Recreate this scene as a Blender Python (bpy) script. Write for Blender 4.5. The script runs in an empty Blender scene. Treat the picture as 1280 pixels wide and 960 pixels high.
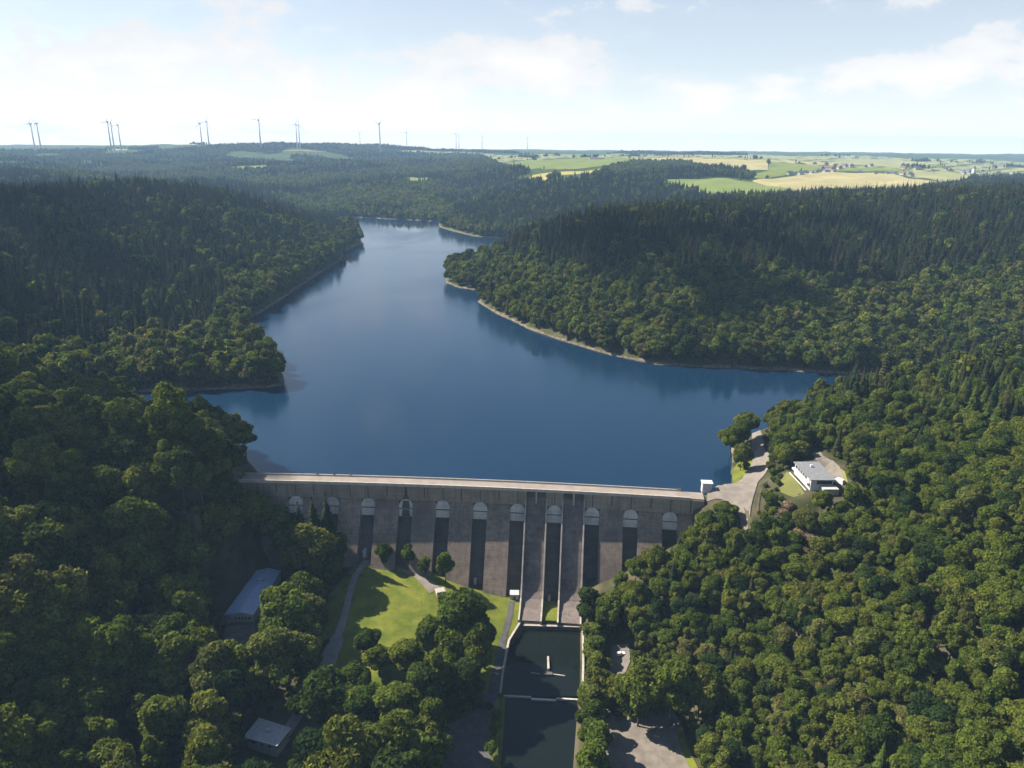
import bpy, bmesh, math, random
import numpy as np
from mathutils import Vector, Matrix
from mathutils.geometry import delaunay_2d_cdt

random.seed(7)
rng = np.random.default_rng(11)
R = math.radians
S = bpy.context.scene
COL = S.collection

# ------------------------------------------------------------------ camera model
CAMZ = 195.0
PITCH = R(18.15)
FPX = 900.0
cp, sp = math.cos(PITCH), math.sin(PITCH)
ROLL = R(.55)
cr, sr = math.cos(ROLL), math.sin(ROLL)


def ray(px, py):
    u, v = (px - 640) / FPX, (py - 480) / FPX
    a, b = u * cr + v * sr, u * sr - v * cr
    return np.array([a, cp + b * sp, -sp + b * cp])


def P(px, py, z):
    d = ray(px, py)
    t = (z - CAMZ) / d[2]
    return np.array([d[0] * t, d[1] * t, z])


def PD(px, py, dist):
    d = ray(px, py)
    t = dist / d[1]
    return np.array([d[0] * t, dist, CAMZ + d[2] * t])


def project(x, y, z):
    dz = z - CAMZ
    f = y * cp - dz * sp
    u = y * sp + dz * cp
    f = np.maximum(f, 1e-3)
    a, b = x / f, -u / f
    return 640 + FPX * (a * cr - b * sr), 480 + FPX * (a * sr + b * cr)


def inpoly(px, py, poly):
    px, py = np.asarray(px, float), np.asarray(py, float)
    ins = np.zeros(px.shape, bool)
    n = len(poly)
    for i in range(n):
        x1, y1 = poly[i]
        x2, y2 = poly[(i + 1) % n]
        c = ((y1 > py) != (y2 > py)) & (px < (x2 - x1) * (py - y1) / (y2 - y1 + 1e-12) + x1)
        ins ^= c
    return ins


def segdist(x, y, segs):
    d = np.full(x.shape, 1e12)
    for (x1, y1), (x2, y2) in segs:
        vx, vy = x2 - x1, y2 - y1
        L = vx * vx + vy * vy + 1e-9
        t = np.clip(((x - x1) * vx + (y - y1) * vy) / L, 0, 1)
        d = np.minimum(d, (x - x1 - t * vx) ** 2 + (y - y1 - t * vy) ** 2)
    return np.sqrt(d)


# ------------------------------------------------------------------ helpers
def tag(o, label=None, cat=None, group=None, kind=None):
    if label: o['label'] = label
    if cat: o['category'] = cat
    if group: o['group'] = group
    if kind: o['kind'] = kind
    return o


def empty(name, loc, rz=0.0):
    o = bpy.data.objects.new(name, None)
    o.empty_display_size = 1.0
    COL.objects.link(o)
    o.location = loc
    o.rotation_euler = (0, 0, rz)
    return o


def link_mesh(name, me, parent=None, mats=()):
    for m in mats:
        me.materials.append(m)
    o = bpy.data.objects.new(name, me)
    COL.objects.link(o)
    if parent: o.parent = parent
    return o


def np_mesh(name, verts, faces_flat, loop_starts, loop_tot):
    me = bpy.data.meshes.new(name)
    me.vertices.add(len(verts))
    me.vertices.foreach_set('co', np.asarray(verts, np.float32).ravel())
    me.loops.add(len(faces_flat))
    me.loops.foreach_set('vertex_index', np.asarray(faces_flat, np.int32))
    me.polygons.add(len(loop_starts))
    me.polygons.foreach_set('loop_start', np.asarray(loop_starts, np.int32))
    me.polygons.foreach_set('loop_total', np.asarray(loop_tot, np.int32))
    me.update(calc_edges=True)
    return me


class MB:
    """collects simple shapes into one mesh"""
    def __init__(self):
        self.v, self.f, self.mi = [], [], []

    def add(self, vs, fs, m=0):
        n = len(self.v)
        self.v += [tuple(p) for p in vs]
        self.f += [tuple(i + n for i in f) for f in fs]
        self.mi += [m] * len(fs)

    def hexa(self, c, m=0):
        # c: 8 corners, bottom 0-3 ccw, top 4-7
        self.add(c, [(0, 3, 2, 1), (4, 5, 6, 7), (0, 1, 5, 4), (1, 2, 6, 5), (2, 3, 7, 6), (3, 0, 4, 7)], m)

    def box(self, x0, x1, y0, y1, z0, z1, m=0):
        self.hexa([(x0, y0, z0), (x1, y0, z0), (x1, y1, z0), (x0, y1, z0),
                   (x0, y0, z1), (x1, y0, z1), (x1, y1, z1), (x0, y1, z1)], m)

    def tube(self, p0, p1, r0, r1, n=8, m=0, caps=True):
        p0, p1 = Vector(p0), Vector(p1)
        d = (p1 - p0).normalized()
        a = d.orthogonal().normalized()
        b = d.cross(a)
        vs = []
        for p, r in ((p0, r0), (p1, r1)):
            for i in range(n):
                t = 2 * math.pi * i / n
                vs.append(p + a * (r * math.cos(t)) + b * (r * math.sin(t)))
        fs = [(i, (i + 1) % n, n + (i + 1) % n, n + i) for i in range(n)]
        if caps:
            fs += [tuple(range(n - 1, -1, -1)), tuple(range(n, 2 * n))]
        self.add(vs, fs, m)

    def build(self, name, mats, parent=None, smooth=False):
        me = bpy.data.meshes.new(name)
        me.from_pydata(self.v, [], self.f)
        if not isinstance(mats, (list, tuple)): mats = [mats]
        o = link_mesh(name, me, parent, mats)
        me.polygons.foreach_set('material_index', self.mi)
        if smooth:
            me.polygons.foreach_set('use_smooth', [True] * len(self.f))
        me.update()
        return o


# ------------------------------------------------------------------ materials
def new_mat(name):
    m = bpy.data.materials.new(name)
    m.use_nodes = True
    nt = m.node_tree
    nt.nodes.clear()
    return m, nt, nt.nodes, nt.links


def simple(name, c1, c2=None, rough=0.8, scale=1.0, metal=0.0, detail=6, spec=0.3, stretch=None, bump=0.0, lo=.35, hi=.65):
    m, nt, N, L = new_mat(name)
    out = N.new('ShaderNodeOutputMaterial')
    b = N.new('ShaderNodeBsdfPrincipled')
    b.inputs['Roughness'].default_value = rough
    b.inputs['Metallic'].default_value = metal
    b.inputs['Specular IOR Level'].default_value = spec
    L.new(b.outputs[0], out.inputs[0])
    if c2 is None:
        b.inputs['Base Color'].default_value = (*c1, 1)
        return m
    tc = N.new('ShaderNodeTexCoord')
    no = N.new('ShaderNodeTexNoise')
    no.inputs['Scale'].default_value = scale
    no.inputs['Detail'].default_value = detail
    no.inputs['Roughness'].default_value = .62
    if stretch:
        mp = N.new('ShaderNodeMapping')
        mp.inputs['Scale'].default_value = stretch
        L.new(tc.outputs['Object'], mp.inputs[0])
        L.new(mp.outputs[0], no.inputs['Vector'])
    else:
        L.new(tc.outputs['Object'], no.inputs['Vector'])
    r = N.new('ShaderNodeValToRGB')
    r.color_ramp.elements[0].position = lo
    r.color_ramp.elements[1].position = hi
    r.color_ramp.elements[0].color = (*c1, 1)
    r.color_ramp.elements[1].color = (*c2, 1)
    L.new(no.outputs[0], r.inputs[0])
    L.new(r.outputs[0], b.inputs['Base Color'])
    if bump:
        bp = N.new('ShaderNodeBump')
        bp.inputs['Strength'].default_value = bump
        L.new(no.outputs[0], bp.inputs['Height'])
        L.new(bp.outputs[0], b.inputs['Normal'])
    return m


def leaf_mat(name, cols, trans=.45, stand=.004):
    """leaf colour varies by tree, by clump and slowly from stand to stand"""
    m, nt, N, L = new_mat(name)
    out = N.new('ShaderNodeOutputMaterial')
    oi = N.new('ShaderNodeObjectInfo')
    at = N.new('ShaderNodeAttribute'); at.attribute_name = 'tint'
    ns = N.new('ShaderNodeTexNoise')
    ns.inputs['Scale'].default_value = stand
    ns.inputs['Detail'].default_value = 3
    L.new(oi.outputs['Location'], ns.inputs['Vector'])
    a = N.new('ShaderNodeMath'); a.operation = 'MULTIPLY_ADD'
    a.inputs[1].default_value = 1.1; a.inputs[2].default_value = -.55
    L.new(ns.outputs[0], a.inputs[0])
    b = N.new('ShaderNodeMath'); b.operation = 'ADD'
    L.new(a.outputs[0], b.inputs[0])
    L.new(oi.outputs['Random'], b.inputs[1])
    r = N.new('ShaderNodeValToRGB')
    r.color_ramp.elements[0].position = 0.0
    r.color_ramp.elements[1].position = 1.0
    for i, c in enumerate(cols):
        e = r.color_ramp.elements[0] if i == 0 else (r.color_ramp.elements[-1] if i == len(cols) - 1 else r.color_ramp.elements.new(i / (len(cols) - 1)))
        e.color = (*c, 1)
    L.new(b.outputs[0], r.inputs[0])
    mul = N.new('ShaderNodeMix'); mul.data_type = 'RGBA'; mul.blend_type = 'MULTIPLY'
    mul.inputs[0].default_value = 1
    L.new(r.outputs[0], mul.inputs[6])
    L.new(at.outputs['Color'], mul.inputs[7])
    d = N.new('ShaderNodeBsdfDiffuse')
    t = N.new('ShaderNodeBsdfTranslucent')
    L.new(mul.outputs[2], d.inputs[0]); L.new(mul.outputs[2], t.inputs[0])
    mx = N.new('ShaderNodeMixShader'); mx.inputs[0].default_value = trans
    L.new(d.outputs[0], mx.inputs[1]); L.new(t.outputs[0], mx.inputs[2])
    L.new(mx.outputs[0], out.inputs[0])
    return m


M = {}
M['broad'] = leaf_mat('broad_leaves', [(.048, .076, .014), (.074, .106, .016), (.102, .130, .019), (.130, .140, .024), (.102, .134, .020), (.134, .128, .042)])
M['bright'] = leaf_mat('bright_leaves', [(.075, .110, .016), (.095, .130, .018), (.110, .125, .026)])
M['broad_light'] = leaf_mat('light_leaves', [(.080, .112, .018), (.105, .132, .022), (.125, .132, .030)], trans=.45)
M['broad_dark'] = leaf_mat('dark_leaves', [(.028, .052, .016), (.040, .066, .018), (.056, .080, .020)], trans=.4)
M['needle'] = leaf_mat('needles', [(.017, .028, .014), (.022, .035, .015), (.033, .042, .017), (.050, .046, .020), (.028, .040, .015)], trans=.15)
M['needle_young'] = leaf_mat('needles_light', [(.052, .078, .016), (.066, .092, .020), (.080, .100, .026)], trans=.2)
M['brown_leaf'] = leaf_mat('dry_leaves', [(.12, .085, .045), (.15, .11, .07), (.11, .10, .05)], trans=.2)
M['bark'] = simple('bark', (.05, .038, .028), (.11, .085, .065), .95, 3, stretch=(4, 4, .6))
M['crest'] = simple('crest_road', (.185, .157, .135), (.25, .213, .183), .9, .12, detail=8)
M['parapet'] = simple('parapet', (.33, .29, .25), (.45, .40, .35), .9, .35, detail=8)
M['plaster'] = simple('plaster', (.28, .26, .23), (.40, .37, .34), .8, .2)
M['roof_blue'] = simple('roof_metal_blue', (.25, .33, .47), (.31, .40, .54), .42, .5, spec=.5)
M['white'] = simple('white_render', (.40, .40, .385), (.52, .52, .505), .7, .8, detail=8)
M['grey_roof'] = simple('grey_roof', (.30, .31, .33), (.39, .40, .42), .85, .6, detail=8)
M['dark_glass'] = simple('window_glass', (.02, .025, .03), None, .12, spec=.6)
M['dark'] = simple('dark_opening', (.018, .017, .017), (.03, .03, .03), .9, 1.0)  # near-black painted as shade in openings; also colours the hut door
M['asphalt'] = simple('asphalt', (.055, .053, .055), (.09, .087, .087), .92, .25, detail=10)
M['path_grey'] = simple('grey_path', (.17, .155, .15), (.25, .23, .22), .92, .2, detail=10)
M['gravel'] = simple('pale_gravel', (.115, .098, .084), (.175, .15, .126), .95, .2, detail=12)
M['roadpale'] = simple('pale_road', (.135, .117, .10), (.20, .173, .148), .92, .15, detail=10)
M['grass'] = simple('grass', (.065, .092, .012), (.150, .154, .024), .95, .11, detail=14, spec=.1, bump=.4)
M['meadow'] = simple('meadow', (.14, .15, .03), (.24, .22, .06), .95, .04, detail=10, spec=.1)
M['glade'] = simple('glade', (.075, .085, .025), (.14, .135, .045), .95, .04, detail=10, spec=.1)
M['roof_felt'] = simple('roof_felt', (.135, .138, .148), (.18, .184, .195), .85, .6, detail=8)
M['concrete'] = simple('concrete', (.26, .23, .20), (.40, .36, .32), .9, .25, detail=10)
M['concrete_dark'] = simple('stained_concrete', (.06, .055, .052), (.13, .12, .11), .9, .2, detail=10)
M['turbine'] = simple('turbine_white', (.50, .52, .55), (.58, .60, .62), .6, .05)
M['red'] = simple('brick_red', (.30, .16, .11), (.42, .26, .19), .9, .6)
M['tile'] = simple('roof_tiles', (.12, .06, .045), (.20, .11, .08), .9, .5)
M['slate'] = simple('slate', (.07, .075, .085), (.12, .125, .14), .8, .5)
M['tyre'] = simple('rubber', (.02, .02, .02), None, .8)
M['carpaint'] = simple('car_paint', (.75, .75, .74), None, .25, spec=.5)
M['steel'] = simple('steel_rail', (.30, .31, .32), (.38, .39, .40), .5, 2, metal=.5)


def masonry(name, c1, c2, stain, amount=.5, courses=1.6, vstain=.35):
    """stone courses + vertical run-off stains + broad blotches"""
    m, nt, N, L = new_mat(name)
    out = N.new('ShaderNodeOutputMaterial')
    b = N.new('ShaderNodeBsdfPrincipled')
    b.inputs['Roughness'].default_value = .92
    b.inputs['Specular IOR Level'].default_value = .15
    L.new(b.outputs[0], out.inputs[0])
    tc = N.new('ShaderNodeTexCoord')

    def noise(scale, stretch, det=8):
        mp = N.new('ShaderNodeMapping'); mp.inputs['Scale'].default_value = stretch
        L.new(tc.outputs['Object'], mp.inputs[0])
        n = N.new('ShaderNodeTexNoise'); n.inputs['Scale'].default_value = scale
        n.inputs['Detail'].default_value = det; n.inputs['Roughness'].default_value = .65
        L.new(mp.outputs[0], n.inputs['Vector'])
        return n.outputs[0]

    def ramp(src, lo, hi, ca, cb):
        r = N.new('ShaderNodeValToRGB')
        r.color_ramp.elements[0].position, r.color_ramp.elements[1].position = lo, hi
        r.color_ramp.elements[0].color, r.color_ramp.elements[1].color = (*ca, 1), (*cb, 1)
        L.new(src, r.inputs[0])
        return r.outputs[0]

    def mix(fac, a, bb, mode='MIX'):
        x = N.new('ShaderNodeMix'); x.data_type = 'RGBA'; x.blend_type = mode
        if isinstance(fac, float): x.inputs[0].default_value = fac
        else: L.new(fac, x.inputs[0])
        L.new(a, x.inputs[6])
        if isinstance(bb, tuple): x.inputs[7].default_value = (*bb, 1)
        else: L.new(bb, x.inputs[7])
        return x.outputs[2]

    base = ramp(noise(.10, (1, 1, 1)), .3, .7, c1, c2)
    course = ramp(noise(courses, (.06, .06, 1), 3), .35, .65, (.78, .78, .78), (1, 1, 1))
    base = mix(1.0, base, course, 'MULTIPLY')
    vs = ramp(noise(.55, (1, 1, .06), 6), .48, .72, (0, 0, 0), (vstain,) * 3)
    base = mix(vs, base, stain)
    bl = ramp(noise(.05, (1, 1, .4), 5), .42, .66, (0, 0, 0), (amount,) * 3)
    base = mix(bl, base, stain)
    L.new(base, b.inputs['Base Color'])
    return m


M['pillar'] = masonry('pillar_stone', (.195, .150, .120), (.305, .238, .19), (.075, .068, .064), .65, 1.6, .75)
M['band'] = masonry('crest_band', (.225, .18, .14), (.35, .295, .235), (.10, .085, .078), .4, 1.2, .6)
M['recess_shade'] = masonry('recess_stone_shade', (.10, .085, .075), (.16, .14, .125), (.05, .045, .045), .5)  # darker copy of the pillar stone, painting the shade deep in the cells
M['niche'] = masonry('niche_concrete', (.44, .41, .38), (.60, .565, .52), (.20, .18, .165), .45, .5, .5)
M['chute'] = masonry('chute_concrete', (.15, .122, .11), (.25, .205, .185), (.05, .046, .046), .5, .8, .7)
M['joint'] = simple('joint_stain', (.05, .045, .04), (.09, .08, .07), .95, .8)

# ------------------------------------------------------------------ the dam's line
_pts = [P(x, y, 3.0) for x, y in ((300, 599.5), (416, 602), (560, 606.8), (640, 609.8), (720, 613.6), (800, 618), (868, 622.5))]
_cx = np.polyfit([p[0] for p in _pts], [p[1] for p in _pts], 2)


def dam_y(x): return np.polyval(_cx, x)


def dam_frame(x):
    k = 2 * _cx[0] * x + _cx[1]
    t = np.array([1, k]); t /= np.linalg.norm(t)
    n = np.array([t[1], -t[0]])
    return t, n                      # along (to the right), downstream


def dam_pt(x, t, z):
    """x: abscissa of the crest's downstream edge, t: metres downstream of it"""
    _, n = dam_frame(x)
    return (x + n[0] * t, dam_y(x) + n[1] * t, z)


DX0, DX1 = float(P(296, 599.5, 3)[0]), float(P(872, 622.5, 3)[0])
SLOPE = .65
Z_BAND = -8.0
CORBEL = 1.0


def px2x(px):
    """crest abscissa seen at picture column px (for z near -12)"""
    xs = np.linspace(DX0 - 30, DX1 + 30, 800)
    q, _ = project(xs, dam_y(xs), np.full_like(xs, -12.0))
    return float(np.interp(px, q, xs))


ARCH_PX = [324, 371, 416, 461, 508, 554, 600.5, 647, 693, 740, 788, 837]
ARCH_X = [px2x(p) for p in ARCH_PX]

# ------------------------------------------------------------------ lake outline (water level 0)
SH_LEFT = [(330, 597), (322, 590), (306, 572), (262, 548), (190, 524), (110, 506), (60, 500), (100, 494), (185, 490), (262, 487.5), (330, 485), (355, 482),
           (356, 474), (347, 455), (322, 432), (306, 410), (312, 398), (332, 387), (370, 362), (402, 340), (428, 324), (430, 315),
           (441, 309), (453, 304.5), (449, 292), (420, 286), (404, 281), (418, 274), (440, 271.5), (500, 274.5), (548, 277)]
SH_RIGHT = [(549, 284), (574, 291), (598, 296), (660, 299), (700, 303), (640, 322), (600, 332), (575, 338), (558, 346), (556, 353), (575, 360), (597, 363),
            (606, 368), (597, 377), (620, 392), (660, 411), (700, 425), (760, 443), (820, 455.5), (900, 460), (980, 463.5), (1050, 468), (1100, 471),
            (1190, 474), (1260, 477), (1255, 486), (1150, 496), (1050, 510), (985, 526), (935, 545), (914, 560), (916, 575), (914, 590), (915, 604)]
shl = [P(x, y, 0)[:2] for x, y in SH_LEFT]
shr = [P(x, y, 0)[:2] for x, y in SH_RIGHT]
# dam's upstream face closes the lake
upst = [dam_pt(x, -10.0, 0)[:2] for x in np.linspace(DX1 + 8, DX0 + 10, 12)]
lake = [tuple(p) for p in shl] + [tuple(p) for p in shr] + [tuple(p) for p in upst]
shore_segs = [(shl[i], shl[i + 1]) for i in range(len(shl) - 1)] + [(shr[i], shr[i + 1]) for i in range(len(shr) - 1)] + [(shl[-1], shr[0])]

# ------------------------------------------------------------------ terrain: control points
CP = []
for p in shl[::1] + shr[::1]:
    CP.append((p[0], p[1], 1.0))
for px, py, z in [(600, 560, -22), (480, 540, -18), (800, 560, -20), (600, 470, -22), (460, 430, -18), (760, 500, -18), (480, 350, -14), (480, 300, -10), (900, 490, -10), (640, 420, -12), (520, 330, -12), (500, 285, -8)]:
    CP.append(tuple(P(px, py, z)))
NEAR = [  # valley floor and dam foot
    (440, 705, -40), (465, 715, -42), (510, 722, -44), (545, 735, -46), (490, 760, -46), (445, 770, -46), (430, 810, -49), (500, 810, -49), (560, 800, -51), (600, 748, -52), (640, 755, -54), (620, 850, -56.5), (600, 940, -57),
    (690, 780, -56.5), (740, 800, -56), (680, 960, -58), (800, 945, -56), (770, 820, -54), (735, 780, -53), (560, 900, -56), (430, 940, -56),
    (300, 800, -46), (340, 715, -42), (360, 950, -55), (250, 900, -50), (120, 940, -42), (0, 955, -28), (200, 800, -36), (120, 720, -14), (260, 700, -26),
    (380, 690, -32), (340, 655, -18), (296, 606, 3.2), (250, 620, 8), (0, 800, -6), (0, 640, 22), (100, 600, 16), (200, 580, 9),
    (395, 660, -22), (420, 690, -37),
    # right side
    (780, 725, -38), (820, 690, -25), (860, 660, -12), (885, 640, -3), (890, 620, 3), (925, 612, 3), (945, 575, 4), (943, 545, 5), (935, 650, 1), (960, 610, 7), (1018, 610, 14), (1008, 585, 16), (1050, 605, 16), (1040, 570, 19),
    (880, 790, -38), (830, 790, -44), (870, 940, -53), (920, 900, -46), (1000, 900, -34), (950, 760, -22), (1000, 700, -6), (1100, 800, -6), (1100, 660, 12), (1200, 900, -8), (1280, 950, 4), (1280, 800, 18), (1280, 620, 34), (1150, 560, 26),
]
for px, py, z in NEAR:
    CP.append(tuple(P(px, py, z)))
RIDGE = [  # (px, py of the tree tops, forward distance, tree height)
    (0, 446, 460, 27), (-150, 430, 470, 27), (100, 478, 470, 27), (180, 500, 480, 27),
    (1100, 470, 515, 18), (1030, 484, 515, 18), (1190, 452, 510, 18), (1280, 440, 500, 18), (1420, 430, 490, 18),
    # right middle hill
    (605, 312, 1150, 30), (650, 283, 1120, 30), (700, 270, 1090, 30), (760, 264, 1070, 30), (850, 263, 1060, 30), (950, 256, 1080, 30), (1050, 246, 1130, 30), (1150, 238, 1190, 30), (1280, 229, 1240, 30), (1450, 225, 1240, 30),
    (1280, 380, 720, 18), (1150, 400, 720, 18), (1430, 380, 700, 18),
    # behind it
    (740, 262, 1550, 30), (850, 257, 1600, 30), (980, 243, 1650, 30), (1100, 236, 1650, 30), (1280, 228.5, 1800, 28),
    # second hill on the right
    (556, 268, 1900, 28), (600, 250, 2000, 28), (650, 239, 2080, 28), (700, 234, 2150, 28), (800, 235, 2150, 28), (870, 240, 2000, 28),
    # left middle hill
    (0, 230, 1050, 30), (-150, 230, 1000, 30), (60, 238, 1150, 30), (110, 228, 1300, 30), (160, 223, 1450, 30), (230, 226, 1470, 30), (300, 239, 1500, 30), (380, 262, 1530, 30), (430, 287, 1545, 30),
    (0, 330, 760, 20), (120, 340, 800, 20), (250, 330, 950, 18),
    # far layers
    (0, 212, 2600, 20), (100, 214, 2800, 20), (250, 224, 2500, 18), (330, 240, 2400, 18), (385, 250, 2420, 18), (440, 232, 2650, 18), (540, 240, 2500, 18), (520, 222, 3000, 10), (600, 215, 3000, 18),
    (100, 202, 3700, 15), (300, 207, 3500, 15), (450, 207, 3600, 15), (580, 200, 3900, 15),
    (640, 216, 2800, 4), (690, 224, 2450, 2), (740, 214, 2800, 2), (750, 203, 3500, 2), (850, 201, 3500, 2), (950, 205, 3300, 2), (900, 228, 2350, 2), (960, 233, 2250, 2), (1060, 228, 2450, 2), (1000, 213, 3000, 2), (1150, 224, 2600, 2), (1180, 210, 3500, 5), (1280, 218, 3000, 10),
    (-100, 189, 5800, 15), (0, 186, 5800, 15), (100, 183, 5600, 15), (200, 184, 5600, 15), (230, 181, 5600, 15), (330, 181.5, 5400, 15), (420, 184, 5400, 15), (500, 187.5, 5600, 12), (600, 190, 6000, 10),
    (700, 190, 7000, 10), (820, 190, 7500, 8), (940, 190.5, 7500, 8), (1060, 192, 7000, 8), (1160, 195, 6500, 8), (1280, 200, 6200, 8), (1400, 203, 6000, 8),
    (700, 196, 4800, 8), (850, 195.5, 4800, 8), (1000, 199, 4600, 8), (1150, 203, 4400, 8), (1280, 208, 4200, 8),
]
for px, py, d, th in RIDGE:
    p = PD(px, py, d)
    CP.append((p[0], p[1], p[2] - th))
for az in range(-70, 71, 20):
    for r, z in ((9000, 165), (13000, 165)):
        CP.append((r * math.sin(R(az)), r * math.cos(R(az)), z))
for px, d, z in [(620, 2650, 55), (560, 2350, 25), (440, 2330, 18), (400, 3050, 55), (250, 2950, 45), (520, 3350, 70), (300, 4400, 105), (450, 4500, 105), (120, 3250, 55), (0, 1900, 45), (150, 1950, 45), (300, 1950, 15), (560, 4700, 110), (100, 4600, 110)]:
    CP.append((d * (px - 640) / FPX, d, z))
CP += [(-70, 90, -45), (70, 90, -40), (0, 120, -60), (0, 200, -59), (-250, 200, 10), (260, 180, 30), (-400, 300, 50), (450, 300, 60), (-900, 500, 110), (900, 500, 100), (-1600, 900, 130), (1700, 900, 120)]
CP = np.array(CP)
_u = np.stack([np.arctan2(CP[:, 0], CP[:, 1]) * 1.15, np.log(np.hypot(CP[:, 0], CP[:, 1]))], 1)
_n = len(_u)


def _phi(r2): return .5 * r2 * np.log(r2 + 1e-12)


_d2 = ((_u[:, None] - _u[None]) ** 2).sum(-1)
_A = np.zeros((_n + 3, _n + 3))
_A[:_n, :_n] = _phi(_d2) + np.eye(_n) * 2e-5
_A[:_n, _n] = 1; _A[:_n, _n + 1:] = _u
_A[_n, :_n] = 1; _A[_n + 1:, :_n] = _u.T
_w = np.linalg.solve(_A, np.concatenate([CP[:, 2], np.zeros(3)]))


def tps(x, y):
    ux = np.arctan2(x, y) * 1.15
    uy = np.log(np.hypot(x, y) + 1e-6)
    h = _w[_n] + _w[_n + 1] * ux + _w[_n + 2] * uy
    for i in range(_n):
        h = h + _w[i] * _phi((ux - _u[i, 0]) ** 2 + (uy - _u[i, 1]) ** 2)
    return h


SPX = (ARCH_X[7] + 4.3, ARCH_X[9] - 4.3)
PADS = [(-45.5, [P(x, y, -45.5)[:2] for x, y in ((276, 815), (324, 815), (362, 722), (316, 719))]),
        (14.0, [P(x, y, 14.0)[:2] for x, y in ((990, 590), (1010, 618), (1048, 618), (1028, 588))])]
POOL = [P(x, y, -60)[:2] for x, y in ((654, 786), (727, 786), (726, 872), (718, 985), (622, 985), (628, 868), (634, 812))]


def ground(x, y):
    x = np.asarray(x, float); y = np.asarray(y, float)
    shp = x.shape
    x, y = x.ravel(), y.ravel()
    # beneath the dam take the ground of its toe
    yd = dam_y(np.clip(x, DX0, DX1))
    t = yd - y
    under = (x > DX0 + 2) & (x < DX1 - 2) & (t > -9.5) & (t < 30)
    ye = np.where(under, yd - 30, y)
    h = tps(x, ye)
    r = np.hypot(x, y)
    und = (np.sin(x * .021 + 1.3) * np.sin(y * .017) + .6 * np.sin(x * .043 - y * .037) + .5 * np.sin(x * .011 + y * .009 + 2) * 2)
    h = h + und * np.clip((r - 480) / 500, 0, 1) * 2.6
    und2 = np.sin(x * .0031 + 1.1) * np.sin(y * .0027 + .4) + .7 * np.sin(x * .0063 - y * .0048 + 1)
    h = h + und2 * np.clip((r - 2800) / 2500, 0, 1) * 9
    near = (r < 3200)
    d = np.full(x.shape, 1e9)
    d[near] = segdist(x[near], y[near], shore_segs)
    ins = inpoly(x, y, lake)
    down = (x > DX0 - 3) & (x < DX1 + 22) & (y < yd + 9.5)
    out = ~ins & ~down & (d < 60)
    lowb = .35 + .26 * np.minimum(d, 14)
    h = np.where(out, np.maximum(h, lowb), h)
    hib = .6 + .62 * d + .0
    h = np.where(out & (d < 60), np.minimum(h, hib), h)
    h = np.where(ins, np.minimum(h, -.5 - .3 * np.minimum(d, 40)), h)
    if SPX:
        toe = (x > SPX[0] - 1.5) & (x < SPX[1] + 1.5) & (t > -5) & (t < 56)
        h = np.where(toe, np.minimum(h, -56.2), h)
    kk = r < 480
    for zp, pl in PADS:
        dd = np.full(x.shape, 99.)
        dd[kk] = segdist(x[kk], y[kk], [(pl[i], pl[(i + 1) % 4]) for i in range(4)])
        dd = np.where(inpoly(x, y, pl), 0, dd)
        w = np.clip(1 - dd / 9, 0, 1); w = w * w * (3 - 2 * w)
        h = h * (1 - w) + zp * w
    # stilling pool
    pn = (r < 420)
    if pn.any():
        dp = np.full(x.shape, 1e9)
        n = len(POOL)
        dp[pn] = segdist(x[pn], y[pn], [(POOL[i], POOL[(i + 1) % n]) for i in range(n)])
        ip = inpoly(x, y, POOL)
        h = np.where(ip, np.minimum(h, -59.0 - np.clip(dp, 0, 3)), h)
    return h.reshape(shp)


def gz(x, y): return float(ground(np.array([x]), np.array([y]))[0])


def hit(px, py, dmin=150, dmax=9000, lift=0.0):
    """first meeting of the picture's ray with the bare ground"""
    d = ray(px, py)
    ts = np.exp(np.linspace(math.log(dmin), math.log(dmax), 900)) / d[1]
    x, y, z = d[0] * ts, d[1] * ts, CAMZ + d[2] * ts
    g = ground(x, y) + lift
    k = np.where(z < g)[0]
    if len(k) == 0:
        k = [int(np.argmin(z - g))]
    i = k[0]
    if i > 0:
        a, b = z[i - 1] - g[i - 1], z[i] - g[i]
        f = a / (a - b + 1e-9)
        return np.array([x[i - 1] + f * (x[i] - x[i - 1]), y[i - 1] + f * (y[i] - y[i - 1]), g[i - 1] + f * (g[i] - g[i - 1]) - lift])
    return np.array([x[i], y[i], g[i] - lift])


# ------------------------------------------------------------------ terrain mesh
def terrain():
    az = np.concatenate([np.arange(-80, -44, .8), np.arange(-44, 44, .15), np.arange(44, 80.1, .8)])
    rr = [40.0]
    while rr[-1] < 12500:
        r = rr[-1]
        rr.append(r + (3.0 if r < 460 else max(3.0, (r - 460) * .0085 + 3.0)))
    rr = np.array(rr)
    A, RR = np.meshgrid(np.radians(az), rr)
    x, y = RR * np.sin(A), RR * np.cos(A)
    z = ground(x, y)
    nr, na = x.shape
    idx = np.arange(nr * na).reshape(nr, na)
    q = np.stack([idx[:-1, :-1], idx[:-1, 1:], idx[1:, 1:], idx[1:, :-1]], -1).reshape(-1, 4)[:, ::-1]
    me = np_mesh('ground', np.stack([x, y, z], -1).reshape(-1, 3), q.ravel(), np.arange(len(q)) * 4, np.full(len(q), 4))
    me.polygons.foreach_set('use_smooth', np.ones(len(q), bool))
    return me, (A, RR, x, y, z, az, rr)


M_ter, nt, N, L = new_mat('forest_floor')
out = N.new('ShaderNodeOutputMaterial')
b = N.new('ShaderNodeBsdfPrincipled'); b.inputs['Roughness'].default_value = 1; b.inputs['Specular IOR Level'].default_value = .05
L.new(b.outputs[0], out.inputs[0])
geo = N.new('ShaderNodeNewGeometry')
sx = N.new('ShaderNodeSeparateXYZ'); L.new(geo.outputs['Position'], sx.inputs[0])


def tn(scale, det=8):
    n = N.new('ShaderNodeTexNoise'); n.inputs['Scale'].default_value = scale; n.inputs['Detail'].default_value = det
    L.new(geo.outputs['Position'], n.inputs['Vector']); return n.outputs[0]


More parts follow.
